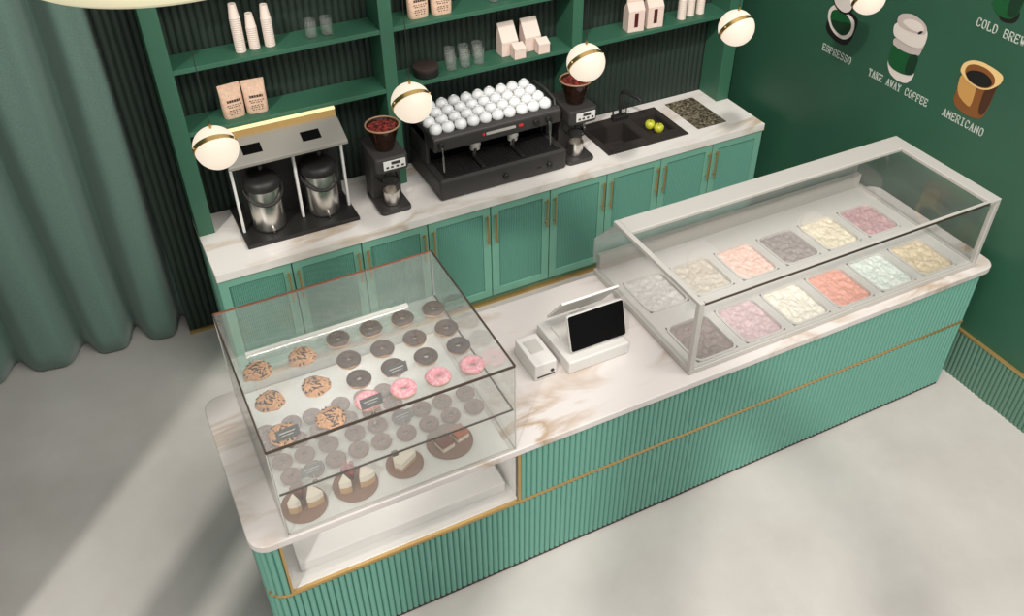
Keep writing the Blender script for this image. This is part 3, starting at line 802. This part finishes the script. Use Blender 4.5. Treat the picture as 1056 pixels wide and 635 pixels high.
cake_plate(-3.378,-1.872,.112,'round brown cake board nearest the right glass wall')
zc=dk+.0115
LY=[(.52,'sponge','sponge_layer'),(.48,'cream','cream_layer')]
slice_tri('cream and sponge cake wedge at the left on the leftmost board',(-4.140,-1.905,zc),R(-100),.058,.075,LY,'cake_slice')
slice_tri('cream and sponge cake wedge at the right on the leftmost board',(-4.062,-1.885,zc),R(-84),.080,.075,LY,'cake_slice')
slice_tri('dark cocoa cake wedge at the back of the leftmost board',(-4.102,-1.900,zc),R(98),.070,.045,[(.6,'cocoa','sponge_layer'),(.4,'cocoa','glaze')],'cake_slice')
slice_tri('cream and sponge cake wedge at the left on the board with berries',(-3.905,-1.900,zc),R(-100),.058,.075,LY,'cake_slice')
slice_tri('cream and sponge cake wedge at the right on the board with berries',(-3.818,-1.880,zc),R(-84),.080,.075,LY,'cake_slice')
bt=slice_tri('berry-topped cocoa cake wedge at the back of its board',(-3.862,-1.893,zc),R(98),.070,.040,[(.6,'cocoa','sponge_layer'),(.4,'berry','berry_glaze')],'cake_slice')
for dx,dy in ((-.02,.055),(0,.045),(.018,.06),(-.005,.068),(-.026,.038),(.008,.03)): MB().ball((-3.868+dx,-1.893+dy,zc+.046),.011,10).build('berry','berry',bt,smooth=180)
ws=thing('cake_slice','white cream cake wedge with a chocolate square on top','cake',(-3.62,-1.90,zc))
MB().prism([(-3.675,-1.925),(-3.65,-1.955),(-3.56,-1.905),(-3.575,-1.865),(-3.66,-1.855)],zc,zc+.018).build('sponge_layer','sponge',ws)
MB().prism([(-3.675,-1.925),(-3.65,-1.955),(-3.56,-1.905),(-3.575,-1.865),(-3.66,-1.855)],zc+.018,zc+.055).build('cream_layer','cream',ws,bevel=.003)
MB().box(-3.668,-3.640,-1.895,-1.868,zc+.055,zc+.066).build('chocolate_square','chips',ws)
def sq_slice(lab,x,y,rz,topm):
    o=thing('cake_slice',lab,'cake',(x,y,zc))
    for z0_,z1_,mat,nm,gw in ((0,.022,'cream','cream_layer',.034),(.022,.030,'sponge','sponge_layer',.0338),(.030,.042,topm,'glaze',.0345)):
        MB().box(x-gw,x+gw,y-gw,y+gw,zc+z0_,zc+z1_).build(nm,mat,o,bevel=.002)
    o.rotation_euler=(0,0,rz); return o
sq_slice('square cream slice with cocoa topping on the rightmost board',-3.412,-1.895,.25,'cocoa')
sq_slice('square cream slice with caramel topping on the rightmost board',-3.327,-1.868,.25,'caramel')
# price tags
def price_tag():
    t=thing('price_tag','x','price tag',(0,0,0),'slate price tags in the bakery case')
    tilt=Matrix.Rotation(R(-24),3,'X')
    z0=.052
    c=MB().box(-.052,.052,-.002,.002,z0,z0+.05); c.rot(tilt,(0,0,z0)); cd=c.build('card','tag',t,bevel=.001)
    m=MB(); m.box(-.036,.034,-.0028,-.002,z0+.029,z0+.034); m.box(-.028,.024,-.0028,-.002,z0+.017,z0+.0205); m.rot(tilt,(0,0,z0)); m.build('chalk_marks','chalk',cd)
    MB().tube([(0,.001,.002),(0,.001,z0+.004)],.002,6).build('stem','steel',t)
    MB().lathe([(.013,0),(.013,.003),(.004,.004)],(0,0,0),14).build('foot','tag',t)
    return t
tg=price_tag()
for k,(x,y,z,rz,lab) in enumerate(((-4.085,-1.800,SZ,.05,'slate price tag in front of the front-left cookie'),(-3.698,-1.785,SZ,.05,'slate price tag in front of the leftmost pink donut'),
   (-3.522,-1.640,SZ,.05,'slate price tag in front of the chocolate donuts'),(-4.02,-1.815,dk,.05,'slate price tag on the deck at the left, before the small donuts'),(-3.535,-1.69,dk,.05,'slate price tag on the deck near the middle, before the small donuts'))):
    place(tg,k==0,(x,y,z),lab,rz)

# ---- POS and printer
ps=thing('point_of_sale_terminal','white till terminal with a black touch screen on the marble','till',(-2.46,-1.52,H2))
px0,px1,py0,py1=-2.645,-2.285,-1.722,-1.36
pb=MB().prism([(py0,H2),(py1,H2),(py1,H2+.07),(py0,H2+.078)],px0,px1,'x').build('base','pos',ps,bevel=.008)
MB().box(px0+.05,px1-.04,-1.66,-1.42,H2+.074,H2+.082).build('recess_plate','tray',pb,bevel=.003)
sz0=H2+.092; tl=R(-17)
def tilted(mb,c,a): return mb.rot(Matrix.Rotation(a,3,'X'),c)
c=(-2.44,-1.672,sz0)
x0s,x1s=-2.606,-2.276
bez=MB().prism([(p[0],p[1]) for p in rrect(x0s,x1s,sz0,sz0+.205,.012)],-1.672,-1.654,'y'); tilted(bez,c,tl); bo=bez.build('screen_housing','pos',ps,bevel=.002)
sc=MB().prism([(p[0],p[1]) for p in rrect(x0s+.003,x1s-.003,sz0+.003,sz0+.202,.011)],-1.6735,-1.672,'y'); tilted(sc,c,tl); sc.build('touch_screen','screen',bo)
MB().hexa([(-2.53,-1.64,H2+.08),(-2.35,-1.64,H2+.08),(-2.35,-1.50,H2+.08),(-2.53,-1.50,H2+.08)],[(-2.50,-1.600,H2+.19),(-2.38,-1.600,H2+.19),(-2.38,-1.555,H2+.19),(-2.50,-1.555,H2+.19)]).build('stand','tray',ps,bevel=.006)
cd=MB(); y_a,z_a,y_b,z_b=-1.40,1.062,-1.552,1.262
ny,nz=.80*.014,.60*.014
cd.prism([(y_a,z_a),(y_a+ny,z_a+nz),(y_b+ny,z_b+nz),(y_b,z_b)],-2.60,-2.262,'x')
cd.build('customer_display','tray',ps,bevel=.003)
MB().box(-2.48,-2.38,-1.50,-1.42,H2+.07,H2+.125).build('display_hinge','tray',ps,bevel=.004)
pr=thing('receipt_printer','small white receipt printer left of the till terminal','printer',(-2.76,-1.57,H2))
MB().box(-2.825,-2.700,-1.690,-1.46,H2,H2+.105).build('body','pos',pr,bevel=.006)
MB().box(-2.80,-2.725,-1.60,-1.50,H2+.105,H2+.108).build('paper_cover','frame',pr,bevel=.001)
MB().box(-2.812,-2.712,-1.6925,-1.689,H2+.018,H2+.026).build('paper_slot','ink',pr)
MB().lathe([(.010,0),(.010,.004)],(-2.727,-1.690,H2+.045),12,Matrix.Rotation(PI/2,3,'X')).build('button','ink',pr)

# ---- ice cream display
ix0,ix1,iy0,iy1,iz1=-2.102,-.068,-2.008,-1.06,1.418
ice=thing('ice_cream_display','pale framed glass ice cream display at the right end of the counter','display case',(-1.08,-1.55,H2))
PX=[-1.893+.3165*i for i in range(6)]; PW=.130
PYS=[(-1.970,-1.668),(-1.530,-1.232)]
xs=[ix0+.006]
for x in PX: xs+=[x-PW,x+PW]
xs.append(ix1-.006); ys=[iy0+.006,PYS[0][0],PYS[0][1],PYS[1][0],PYS[1][1],-1.04]
skip={(1+2*i,j) for i in range(6) for j in (1,3)}
TZ=.972
cell_slab(xs,ys,skip,H2+.001,TZ).build('tray_plate','tray',ice)
fr=MB()
fr.box(ix0,ix0+.028,iy0,-1.045,H2,TZ+.012); fr.box(ix1-.03,ix1,iy0,-1.045,H2,TZ+.012); fr.box(ix0+.028,ix1-.03,iy0,iy0+.014,H2,TZ+.006)
fr.box(ix0+.028,ix1-.03,-1.065,-1.03,H2,TZ+.10)
fr.build('base_frame','frame',ice,bevel=.004)
fr=MB()
fr.box(ix0,ix0+.030,iy0,-1.212,iz1-.022,iz1); ln=fr.build('side_rail','frame',ice,bevel=.003)
MB().box(ix1-.085,ix1,iy0,-1.212,iz1-.022,iz1).build('side_rail','frame',ice,bevel=.004)
MB().box(ix0+.030,ix1-.085,-1.345,-1.212,iz1-.022,iz1).build('back_rail','frame',ice,bevel=.004)
MB().box(ix0+.030,ix1-.085,iy0,iy0+.014,iz1-.018,iz1).build('front_rail','edge',ice)
MB().box(ix0+.030,ix1-.085,iy0-.001,iy0+.016,iz1-.001,iz1+.003).build('front_rail_cap','frame',ice)
for x in (ix0,ix1-.03): MB().box(x,x+.03,iy0,iy0+.03,TZ+.012,iz1-.022).build('corner_post','frame',ice,bevel=.003)
MB().box(ix0+.03,ix1-.085,iy0+.014,-1.345,iz1-.012,iz1-.005).build('top_glass','iceglass',ice)
MB().box(ix0+.03,ix1-.03,iy0+.004,iy0+.010,TZ+.006,iz1-.02).build('front_glass','iceglass',ice)
prof=[(iy0+.03,TZ+.01),(iy0+.03,iz1-.02),(-1.215,iz1-.02),(-1.005,1.165),(-1.02,H2+.05),(-1.06,TZ+.01)]
prof2=prof[::-1]
MB().prism(prof2,ix0+.010,ix0+.017,'x').build('side_glass','iceglass',ice)
MB().prism(prof2,ix1-.020,ix1-.013,'x').build('side_glass','iceglass',ice)
bk=MB().prism([(-1.212,iz1-.02),(-1.005,1.165),(-1.013,1.162),(-1.220,iz1-.026)],ix0+.017,ix1-.02,'x').build('back_panel','frost',ice)
MB().prism([(-1.005,1.165),(-1.005,H2+.06),(-1.013,H2+.06),(-1.013,1.162)],ix0+.017,ix1-.02,'x').build('lower_back_panel','frost',ice)
cols=[(((150,138,134),'grey-brown'),((206,182,184),'dusty lilac'),((232,226,212),'ivory white'),((226,166,150),'coral orange'),((216,224,216),'pale mint'),((212,196,168),'sandy tan')),
      (((206,202,198),'pale grey'),((196,188,174),'greyish cream'),((236,202,190),'peach pink'),((160,150,148),'mid grey'),((224,214,192),'buttery cream'),((188,154,156),'mauve'))]
def ice_surface(x,y0,y1,seed,mat,par):
    nx,ny=36,42; hw=PW-.007; cy=(y0+y1)/2; hh=(y1-y0)/2-.007; vs=[];fs=[]
    for j in range(ny+1):
        for i in range(nx+1):
            u=-1+2*i/nx; v=-1+2*j/ny
            r=.30   # squircle the corners
            uu=u; vv=v
            ax,ay=abs(u),abs(v)
            if ax>1-r and ay>1-r:
                dx,dy=(ax-(1-r))/r,(ay-(1-r))/r; mm=max(dx,dy); ll=math.hypot(dx,dy)
                if ll>0: k_=mm/ll; uu=math.copysign(1-r+r*dx*k_,u); vv=math.copysign(1-r+r*dy*k_,v)
            px_=x+uu*hw; py_=cy+vv*hh
            edge=max(abs(u),abs(v))
            h=.007*noise.noise(Vector((px_*16+seed,py_*16,seed*3.1)))+.010*noise.noise(Vector((px_*36+seed*2,py_*30,seed)))-.012*abs(noise.noise(Vector((px_*52,py_*52,seed))))+.004
            vs.append((px_,py_,.963+h*(1 if edge<.95 else .5)-.004*(edge>.95)))
    w=nx+1
    for j in range(ny):
        for i in range(nx): fs.append((j*w+i,j*w+i+1,(j+1)*w+i+1,(j+1)*w+i))
    return MB().add(vs,fs).build('ice_cream',mat,par,smooth=180)
for j in range(2):
    for i in range(6):
        x=PX[i]; y0,y1=PYS[j]; c,nm=cols[j][i]
        side='nearest the till' if i==0 else 'nearest the right wall' if i==5 else ORD[i]+' from the till'
        t=thing('ice_cream_pan','pan of %s ice cream, %s in the %s row'%(nm,side,('front','back')[j]),'ice cream',(x,(y0+y1)/2,H2),'ice cream pans in the display')
        outer=rrect(x-PW-.006,x+PW+.006,y0-.006,y1+.006,.05,6); inner=rrect(x-PW+.006,x+PW-.006,y0+.006,y1-.006,.042,6)
        m=MB(); n=len(outer)
        m.add([(p[0],p[1],TZ+.001) for p in outer]+[(p[0],p[1],TZ+.006) for p in outer]+[(p[0],p[1],TZ+.006) for p in inner]+[(p[0],p[1],H2+.004) for p in inner],
          [(q+a*n,(q+1)%n+a*n,(q+1)%n+(a+1)*n,q+(a+1)*n) for a in range(3) for q in range(n)]+[tuple(3*n+q for q in range(n))])
        m.build('steel_pan','tray',t,smooth=40)
        mm=P('ice_cream_'+nm.replace(' ','_').replace('-','_'),c,.55,noise_amt=.06,noise_scale=60)
        ice_surface(x,y0,y1,1.7*i+9*j+1,mm,t)

# ================================================================ LAMPS
def pendant():
    Rr=.0965
    t=thing('globe_pendant','x','pendant lamp',(0,0,0),'opal globe pendants over the aisle')
    rm=Matrix.Rotation(R(-56),3,'X')
    up=MB(); prof=[(Rr*math.cos(a),Rr*math.sin(a)) for a in [R(q) for q in range(5,90,7)]]+[(.001,Rr)]
    up.lathe(prof,(0,0,0),32,rm); up.build('upper_shade','globe',t,smooth=60)
    lo=MB(); prof=[(.001,-Rr)]+[(Rr*math.cos(a),Rr*math.sin(a)) for a in [R(q) for q in range(-89,-4,7)]]
    lo.lathe(prof,(.004,0,0),32,rm); lo.build('lower_shade','globe',t,smooth=60)
    b=MB(); b.lathe([(Rr*.98,-.0105),(Rr*1.004,-.0105),(Rr*1.004,.0105),(Rr*.98,.0105)],(0,0,0),40,rm); bo=b.build('brass_band','brass',t,smooth=40)
    s=MB()
    for a in (200,330): s.ball(rm@Vector((Rr*1.0*math.cos(R(a)),Rr*1.0*math.sin(R(a)),0)),.007,8)
    s.build('band_screw','brass',bo,smooth=180)
    MB().tube([(0,0,Rr-.003),(0,0,Rr+.02)],.006,8).build('cord_grip','brass',t)
    MB().tube([(0,0,Rr+.018),(0,0,2.6)],.0018,6).build('cord','black',t)
    return t
pd=pendant()
for k,(x,lab) in enumerate(((-4.001,'opal globe pendant with brass band, before the coffee brewer'),(-3.083,'opal globe pendant with brass band, before the left grinder'),
  (-2.135,'opal globe pendant with brass band, before the right grinder'),(-1.195,'opal globe pendant with brass band, before the right end of the shelves'),(-.256,'opal globe pendant before the espresso mural, cut by the top edge'))):
    place(pd,k==0,(x,-.9,2.206),lab)
RC=(0,0,0)

# ================================================================ WALL ART (flat prints on the right wall)
XA=XW-.0008
def print_(name,label,layers):
    t=thing(name,label,'wall print',(XW,sum(p[0] for p in layers[0][2])/len(layers[0][2]),layers[0][2][0][1]))
    for k,(nm,mat,pts) in enumerate(layers):
        x=XA-.0009*k
        sg_=sum(a[0]*b[1]-b[0]*a[1] for a,b in zip(pts,pts[1:]+pts[:1]))
        if sg_<0: pts=pts[::-1]
        MB().prism(smooth_poly(pts),x-.0009,x,'x').build(nm,mat,t)
    return t
def smooth_poly(pts,it=2):
    for _ in range(it):
        o=[]
        for a,b in zip(pts,pts[1:]+pts[:1]):
            o.append((a[0]*.78+b[0]*.22,a[1]*.78+b[1]*.22)); o.append((a[0]*.22+b[0]*.78,a[1]*.22+b[1]*.78))
        pts=o
    return pts
M['pwhite']=P('print_white',(214,204,196),.5); M['pgrey']=P('print_warm_grey',(186,172,166),.5); M['pgreen']=P('print_green',(10,78,38),.5); M['pdkgreen']=P('print_deep_green',(8,46,26),.5)
M['pblack']=P('print_black',(16,12,10),.5); M['pgold']=P('print_gold',(190,142,78),.5); M['pamber']=P('print_amber',(124,74,32),.5); M['pbrown']=P('print_brown',(66,34,16),.5); M['plight']=P('print_pale_gold',(226,190,130),.5)
print_('cup_mural','printed takeaway cup with white lid and green sleeve on the right wall',[
 ('cup_foot','pwhite',[(-0.842,1.704),(-0.879,1.649),(-0.939,1.629),(-1.007,1.634),(-1.04,1.653),(-1.063,1.70),(-1.055,1.74),(-.95,1.74),(-.85,1.74)]),
 ('lid_lower','pgrey',[(-0.841,1.871),(-0.845,1.828),(-0.908,1.800),(-0.997,1.805),(-1.06,1.835),(-1.066,1.87),(-1.084,1.955),(-0.969,1.93)]),
 ('sleeve','pgreen',[(-0.844,1.831),(-0.845,1.77),(-0.847,1.706),(-0.896,1.684),(-0.978,1.682),(-1.06,1.707),(-1.06,1.77),(-1.06,1.841),(-0.996,1.82),(-0.907,1.816)]),
 ('sleeve_side','pdkgreen',[(-.99,1.82),(-.985,1.684),(-1.06,1.707),(-1.06,1.841)]),
 ('lid_rim','pwhite',[(-0.816,1.958),(-0.83,1.884),(-0.887,1.871),(-0.98,1.863),(-1.071,1.885),(-1.082,1.967),(-1.056,2.012),(-0.941,2.01)]),
 ('lid_top','pgrey',[(-0.833,1.973),(-0.837,2.009),(-0.863,2.031),(-0.933,2.052),(-1.014,2.039),(-1.061,2.014),(-1.065,1.973),(-1.023,1.957),(-0.929,1.943),(-0.859,1.948)]),
 ('lid_dent','pwhite',[(-0.87,1.982),(-0.904,2.011),(-0.965,2.025),(-1.022,2.016),(-1.049,1.988),(-1.009,1.965),(-0.933,1.962)]),
 ('sip_hole','pblack',[(-1.006,1.959),(-1.02,1.978),(-1.041,1.985),(-1.039,1.972),(-1.018,1.955)])])
print_('cup_mural','printed espresso cup seen from above on the right wall, behind the last globe',[
 ('saucer','pblack',[(-0.262,1.737),(-0.287,1.698),(-0.363,1.67),(-0.444,1.664),(-0.49,1.685),(-0.517,1.738),(-0.532,1.827),(-0.526,1.88),(-0.40,1.90),(-0.30,1.85)]),
 ('cup_rim','pwhite',[(-0.264,1.795),(-0.266,1.852),(-0.305,1.893),(-0.369,1.897),(-0.44,1.876),(-0.504,1.853),(-0.516,1.798),(-0.503,1.742),(-0.451,1.703),(-0.386,1.702),(-0.318,1.729)]),
 ('cup_inside','pgreen',[(-0.289,1.799),(-0.293,1.847),(-0.332,1.87),(-0.431,1.864),(-0.482,1.832),(-0.491,1.789),(-0.469,1.748),(-0.431,1.724),(-0.378,1.728),(-0.323,1.755)]),
 ('cup_shade','pdkgreen',[(-.30,1.79),(-.38,1.80),(-.48,1.83),(-.491,1.789),(-.469,1.748),(-.431,1.724),(-.378,1.728),(-.323,1.755)]),
 ('saucer_edge','pblack',[(-0.275,1.93),(-0.318,1.875),(-0.398,1.856),(-0.465,1.882),(-0.475,1.98),(-.45,2.06),(-.33,2.06)]),
 ('upper_cup','pwhite',[(-0.285,1.93),(-0.322,1.887),(-0.398,1.868),(-0.455,1.896),(-0.465,1.977),(-.44,2.05),(-.34,2.05)])])
print_('cup_mural','printed golden mug of black coffee on the right wall',[
 ('mug_side','pamber',[(-1.368,1.861),(-1.382,1.75),(-1.375,1.705),(-1.397,1.663),(-1.485,1.641),(-1.563,1.652),(-1.601,1.675),(-1.615,1.753),(-1.618,1.854),(-1.63,1.893),(-1.5,1.9)]),
 ('mug_bright_side','pgold',[(-1.371,1.862),(-1.385,1.737),(-1.474,1.698),(-1.505,1.70),(-1.50,1.83),(-1.449,1.84)]),
 ('mug_dark_side','pbrown',[(-1.552,1.84),(-1.557,1.696),(-1.594,1.682),(-1.613,1.753),(-1.618,1.854),(-1.63,1.893),(-1.588,1.87)]),
 ('mug_rim','plight',[(-1.368,1.861),(-1.363,1.889),(-1.373,1.923),(-1.418,1.956),(-1.481,1.971),(-1.561,1.966),(-1.603,1.959),(-1.634,1.949),(-1.642,1.925),(-1.633,1.895),(-1.588,1.846),(-1.53,1.82),(-1.447,1.824)]),
 ('mug_inside','pamber',[(-1.392,1.875),(-1.400,1.92),(-1.452,1.945),(-1.53,1.948),(-1.59,1.925),(-1.605,1.885),(-1.575,1.848),(-1.524,1.83),(-1.44,1.836)]),
 ('black_coffee','pblack',[(-1.406,1.862),(-1.412,1.884),(-1.449,1.908),(-1.512,1.921),(-1.569,1.906),(-1.59,1.881),(-1.573,1.854),(-1.524,1.835),(-1.467,1.833)])])
print_('cup_mural','printed green glass of iced coffee on the right wall, cut by the top edge',[
 ('glass_foot','pblack',[(-1.475,2.245),(-1.5,2.218),(-1.542,2.216),(-1.588,2.232),(-1.606,2.27),(-1.59,2.31),(-1.50,2.30)]),
 ('glass_side','pgreen',[(-1.40,2.47),(-1.408,2.328),(-1.429,2.269),(-1.482,2.237),(-1.531,2.237),(-1.572,2.252),(-1.593,2.287),(-1.605,2.395),(-1.61,2.47)]),
 ('glass_dark_side','pdkgreen',[(-1.52,2.47),(-1.52,2.25),(-1.572,2.256),(-1.590,2.287),(-1.60,2.395),(-1.605,2.47)])])
GL={ # stroke letters on a 4 x 6 grid
'E':[[(4,0),(0,0),(0,6),(4,6)],[(0,3),(3,3)],[(4,6),(4,5)],[(4,0),(4,1)]],'S':[[(4,5),(3,6),(1,6),(0,5),(0,4),(1,3.2),(3,2.8),(4,2),(4,1),(3,0),(1,0),(0,1)]],
'P':[[(0,0),(0,6),(3,6),(4,5),(4,4),(3,3),(0,3)],[(-.6,0),(1,0)]],'R':[[(0,0),(0,6),(3,6),(4,5),(4,4),(3,3),(0,3)],[(2,3),(4,0)],[(-.6,0),(.8,0)],[(3.4,0),(4.6,0)]],
'O':[[(1,0),(0,1.4),(0,4.6),(1,6),(3,6),(4,4.6),(4,1.4),(3,0),(1,0)]],'T':[[(2,0),(2,6)],[(0,5),(0,6),(4,6),(4,5)],[(1.2,0),(2.8,0)]],
'A':[[(0,0),(2,6),(4,0)],[(.8,2.2),(3.2,2.2)],[(-.6,0),(.8,0)],[(3.2,0),(4.6,0)]],'K':[[(0,0),(0,6)],[(4,6),(0,2.6)],[(1.4,3.6),(4,0)],[(-.6,0),(.8,0)],[(3.4,0),(4.6,0)],[(-.6,6),(.8,6)]],
'W':[[(0,6),(1,0),(2,4),(3,0),(4,6)],[(-.5,6),(.7,6)],[(3.3,6),(4.5,6)]],'Y':[[(0,6),(2,3),(4,6)],[(2,3),(2,0)],[(1.2,0),(2.8,0)]],
'C':[[(4,4.8),(3,6),(1,6),(0,4.6),(0,1.4),(1,0),(3,0),(4,1.2)]],'F':[[(0,0),(0,6),(4,6),(4,5)],[(0,3),(3,3)],[(-.6,0),(1,0)]],
'M':[[(0,0),(0,6),(2,2),(4,6),(4,0)],[(-.6,0),(.7,0)],[(3.3,0),(4.6,0)]],'I':[[(2,0),(2,6)],[(.8,0),(3.2,0)],[(.8,6),(3.2,6)]],'N':[[(0,0),(0,6),(4,0),(4,6)],[(-.6,0),(.7,0)]],
'L':[[(0,6),(0,0),(4,0),(4,1.2)],[(-.6,6),(.8,6)]],'D':[[(0,0),(0,6),(2.6,6),(4,4.4),(4,1.6),(2.6,0),(0,0)]],'B':[[(0,0),(0,6),(3,6),(4,5.2),(4,4),(3,3.2),(0,3.2)],[(3,3.2),(4,2.2),(4,.9),(3,0),(0,0)]]}
def lettering(txt,y0,y1,zc,label,h=.044,sw=.0024):
    words=[]; m=MB(); n=len(txt); p=(y1-y0)/n; cw=abs(p)*.62
    for k,ch in enumerate(txt):
        if ch==' ': words.append(m); m=MB(); continue
        yl=y0+p*k+p*.18
        for st_ in GL[ch]:
            q=[(yl-cw*a/4*(1 if p<0 else -1),zc-h/2+h*b/6) for a,b in st_]
            for a,b in zip(q,q[1:]):
                d=Vector((b[0]-a[0],b[1]-a[1])); l=d.length
                if l<1e-6: continue
                d/=l; nn=Vector((-d.y,d.x))*sw; d*=sw*.8
                a_=Vector(a)-d; b_=Vector(b)+d
                m.prism([tuple(a_-nn),tuple(b_-nn),tuple(b_+nn),tuple(a_+nn)],XW-.003,XW+.0005,'x')
    words.append(m)
    if len(words)==1: return tag(m.build('wall_lettering','letter'),label,'lettering')
    t=thing('wall_lettering',label,'lettering',(XW,(y0+y1)/2,zc))
    for w_ in words: w_.build('word','letter',t)
    return t
lettering('ESPRESSO',-.276,-.556,1.593,'white ESPRESSO lettering on the dark green wall')
lettering('TAKE AWAY COFFEE',-.715,-1.218,1.591,'white TAKE AWAY COFFEE lettering on the dark green wall')
lettering('AMERICANO',-1.333,-1.640,1.595,'white AMERICANO lettering on the dark green wall')
lettering('COLD BREW',-1.362,-1.690,2.163,'white COLD BREW lettering high on the dark green wall')

# ================================================================ CAMERA
fpx=934.53
yaw,pitch,roll=.4570,-.6958,-.0095
f=Vector((math.sin(yaw)*math.cos(pitch),math.cos(yaw)*math.cos(pitch),math.sin(pitch)))
rt=Vector((math.cos(yaw),-math.sin(yaw),0)); up=rt.cross(f)
rt2=math.cos(roll)*rt+math.sin(roll)*up; up2=-math.sin(roll)*rt+math.cos(roll)*up
cam=bpy.data.cameras.new('camera'); co=bpy.data.objects.new('camera',cam); COL.objects.link(co)
mw=Matrix((rt2,up2,-f)).transposed().to_4x4(); mw.translation=Vector((-4.3866,-4.6067,4.1985)); co.matrix_world=mw
cam.sensor_width=36; cam.sensor_fit='HORIZONTAL'; cam.lens=36*fpx/1056; cam.clip_start=.05
S.camera=co

# big round ring lamp that dips into the top edge of the view
def ring_lamp():
    u,v=168,-58
    d=(f+rt2*((u-528)/fpx)-up2*((v-317.5)/fpx)); c=Vector(mw.translation)+d*2.55
    c=Vector((round(c.x,3),round(c.y,3),round(c.z,3)))
    t=thing('disc_pendant','large round cream ceiling pendant dipping in at the top left','pendant lamp',c)
    r=.42
    MB().lathe([(r-.02,-.03),(r,-.018),(r,.0),(r-.012,.012),(r-.05,.016),(.02,.016)],c,96).build('diffuser','ringglow',t,smooth=50)
    MB().tube([c+Vector((0,0,.015)),c+Vector((0,0,1.2))],.006,8).build('cord','edge',t)
ring_lamp()

# ================================================================ LIGHT
w=bpy.data.worlds.new('daylight'); S.world=w; w.use_nodes=True
b=w.node_tree.nodes['Background']; b.inputs['Color'].default_value=(1.,.985,.965,1); b.inputs['Strength'].default_value=.78
sun=bpy.data.lights.new('sun','SUN'); sun.energy=1.7; sun.angle=R(2.2); sun.color=(1,.96,.90)
so=bpy.data.objects.new('sun',sun); COL.objects.link(so)
el=R(42); hd_=Vector((.683,.730,0)); dirv=Vector((hd_.x*math.cos(el),hd_.y*math.cos(el),-math.sin(el)))
so.rotation_euler=dirv.to_track_quat('-Z','Y').to_euler(); so.location=(-6,-6,6)

def area(name,loc,target,sx,sy,power,col=(1,.96,.9)):
    l=bpy.data.lights.new(name,'AREA'); l.shape='RECTANGLE'; l.size=sx; l.size_y=sy; l.energy=power; l.color=col
    o=bpy.data.objects.new(name,l); COL.objects.link(o); o.location=loc
    o.rotation_euler=(Vector(target)-Vector(loc)).to_track_quat('-Z','Y').to_euler(); return o
area('front_fill_light',(-1.7,-3.2,5.2),(-1.8,.2,.6),3.6,1.4,165)  # added fill from high in front to brighten cabinets and worktop
area('case_fill_light',(-3.70,-1.135,1.20),(-3.70,-1.75,.95),.84,.02,1.5,(1,.96,.92))  # added fill that brightens the pastry deck, no visible fixture
area('niche_light',(-3.68,-1.80,.892),(-3.68,-1.80,0),1.05,.05,.8,(1,.97,.93))
S.view_settings.view_transform='Standard'; S.view_settings.look='None'; S.view_settings.exposure=0; S.view_settings.gamma=1
S.view_settings.use_curve_mapping=False
S.cycles.transparent_max_bounces=24; S.cycles.max_bounces=8
S.cycles.use_denoising=True
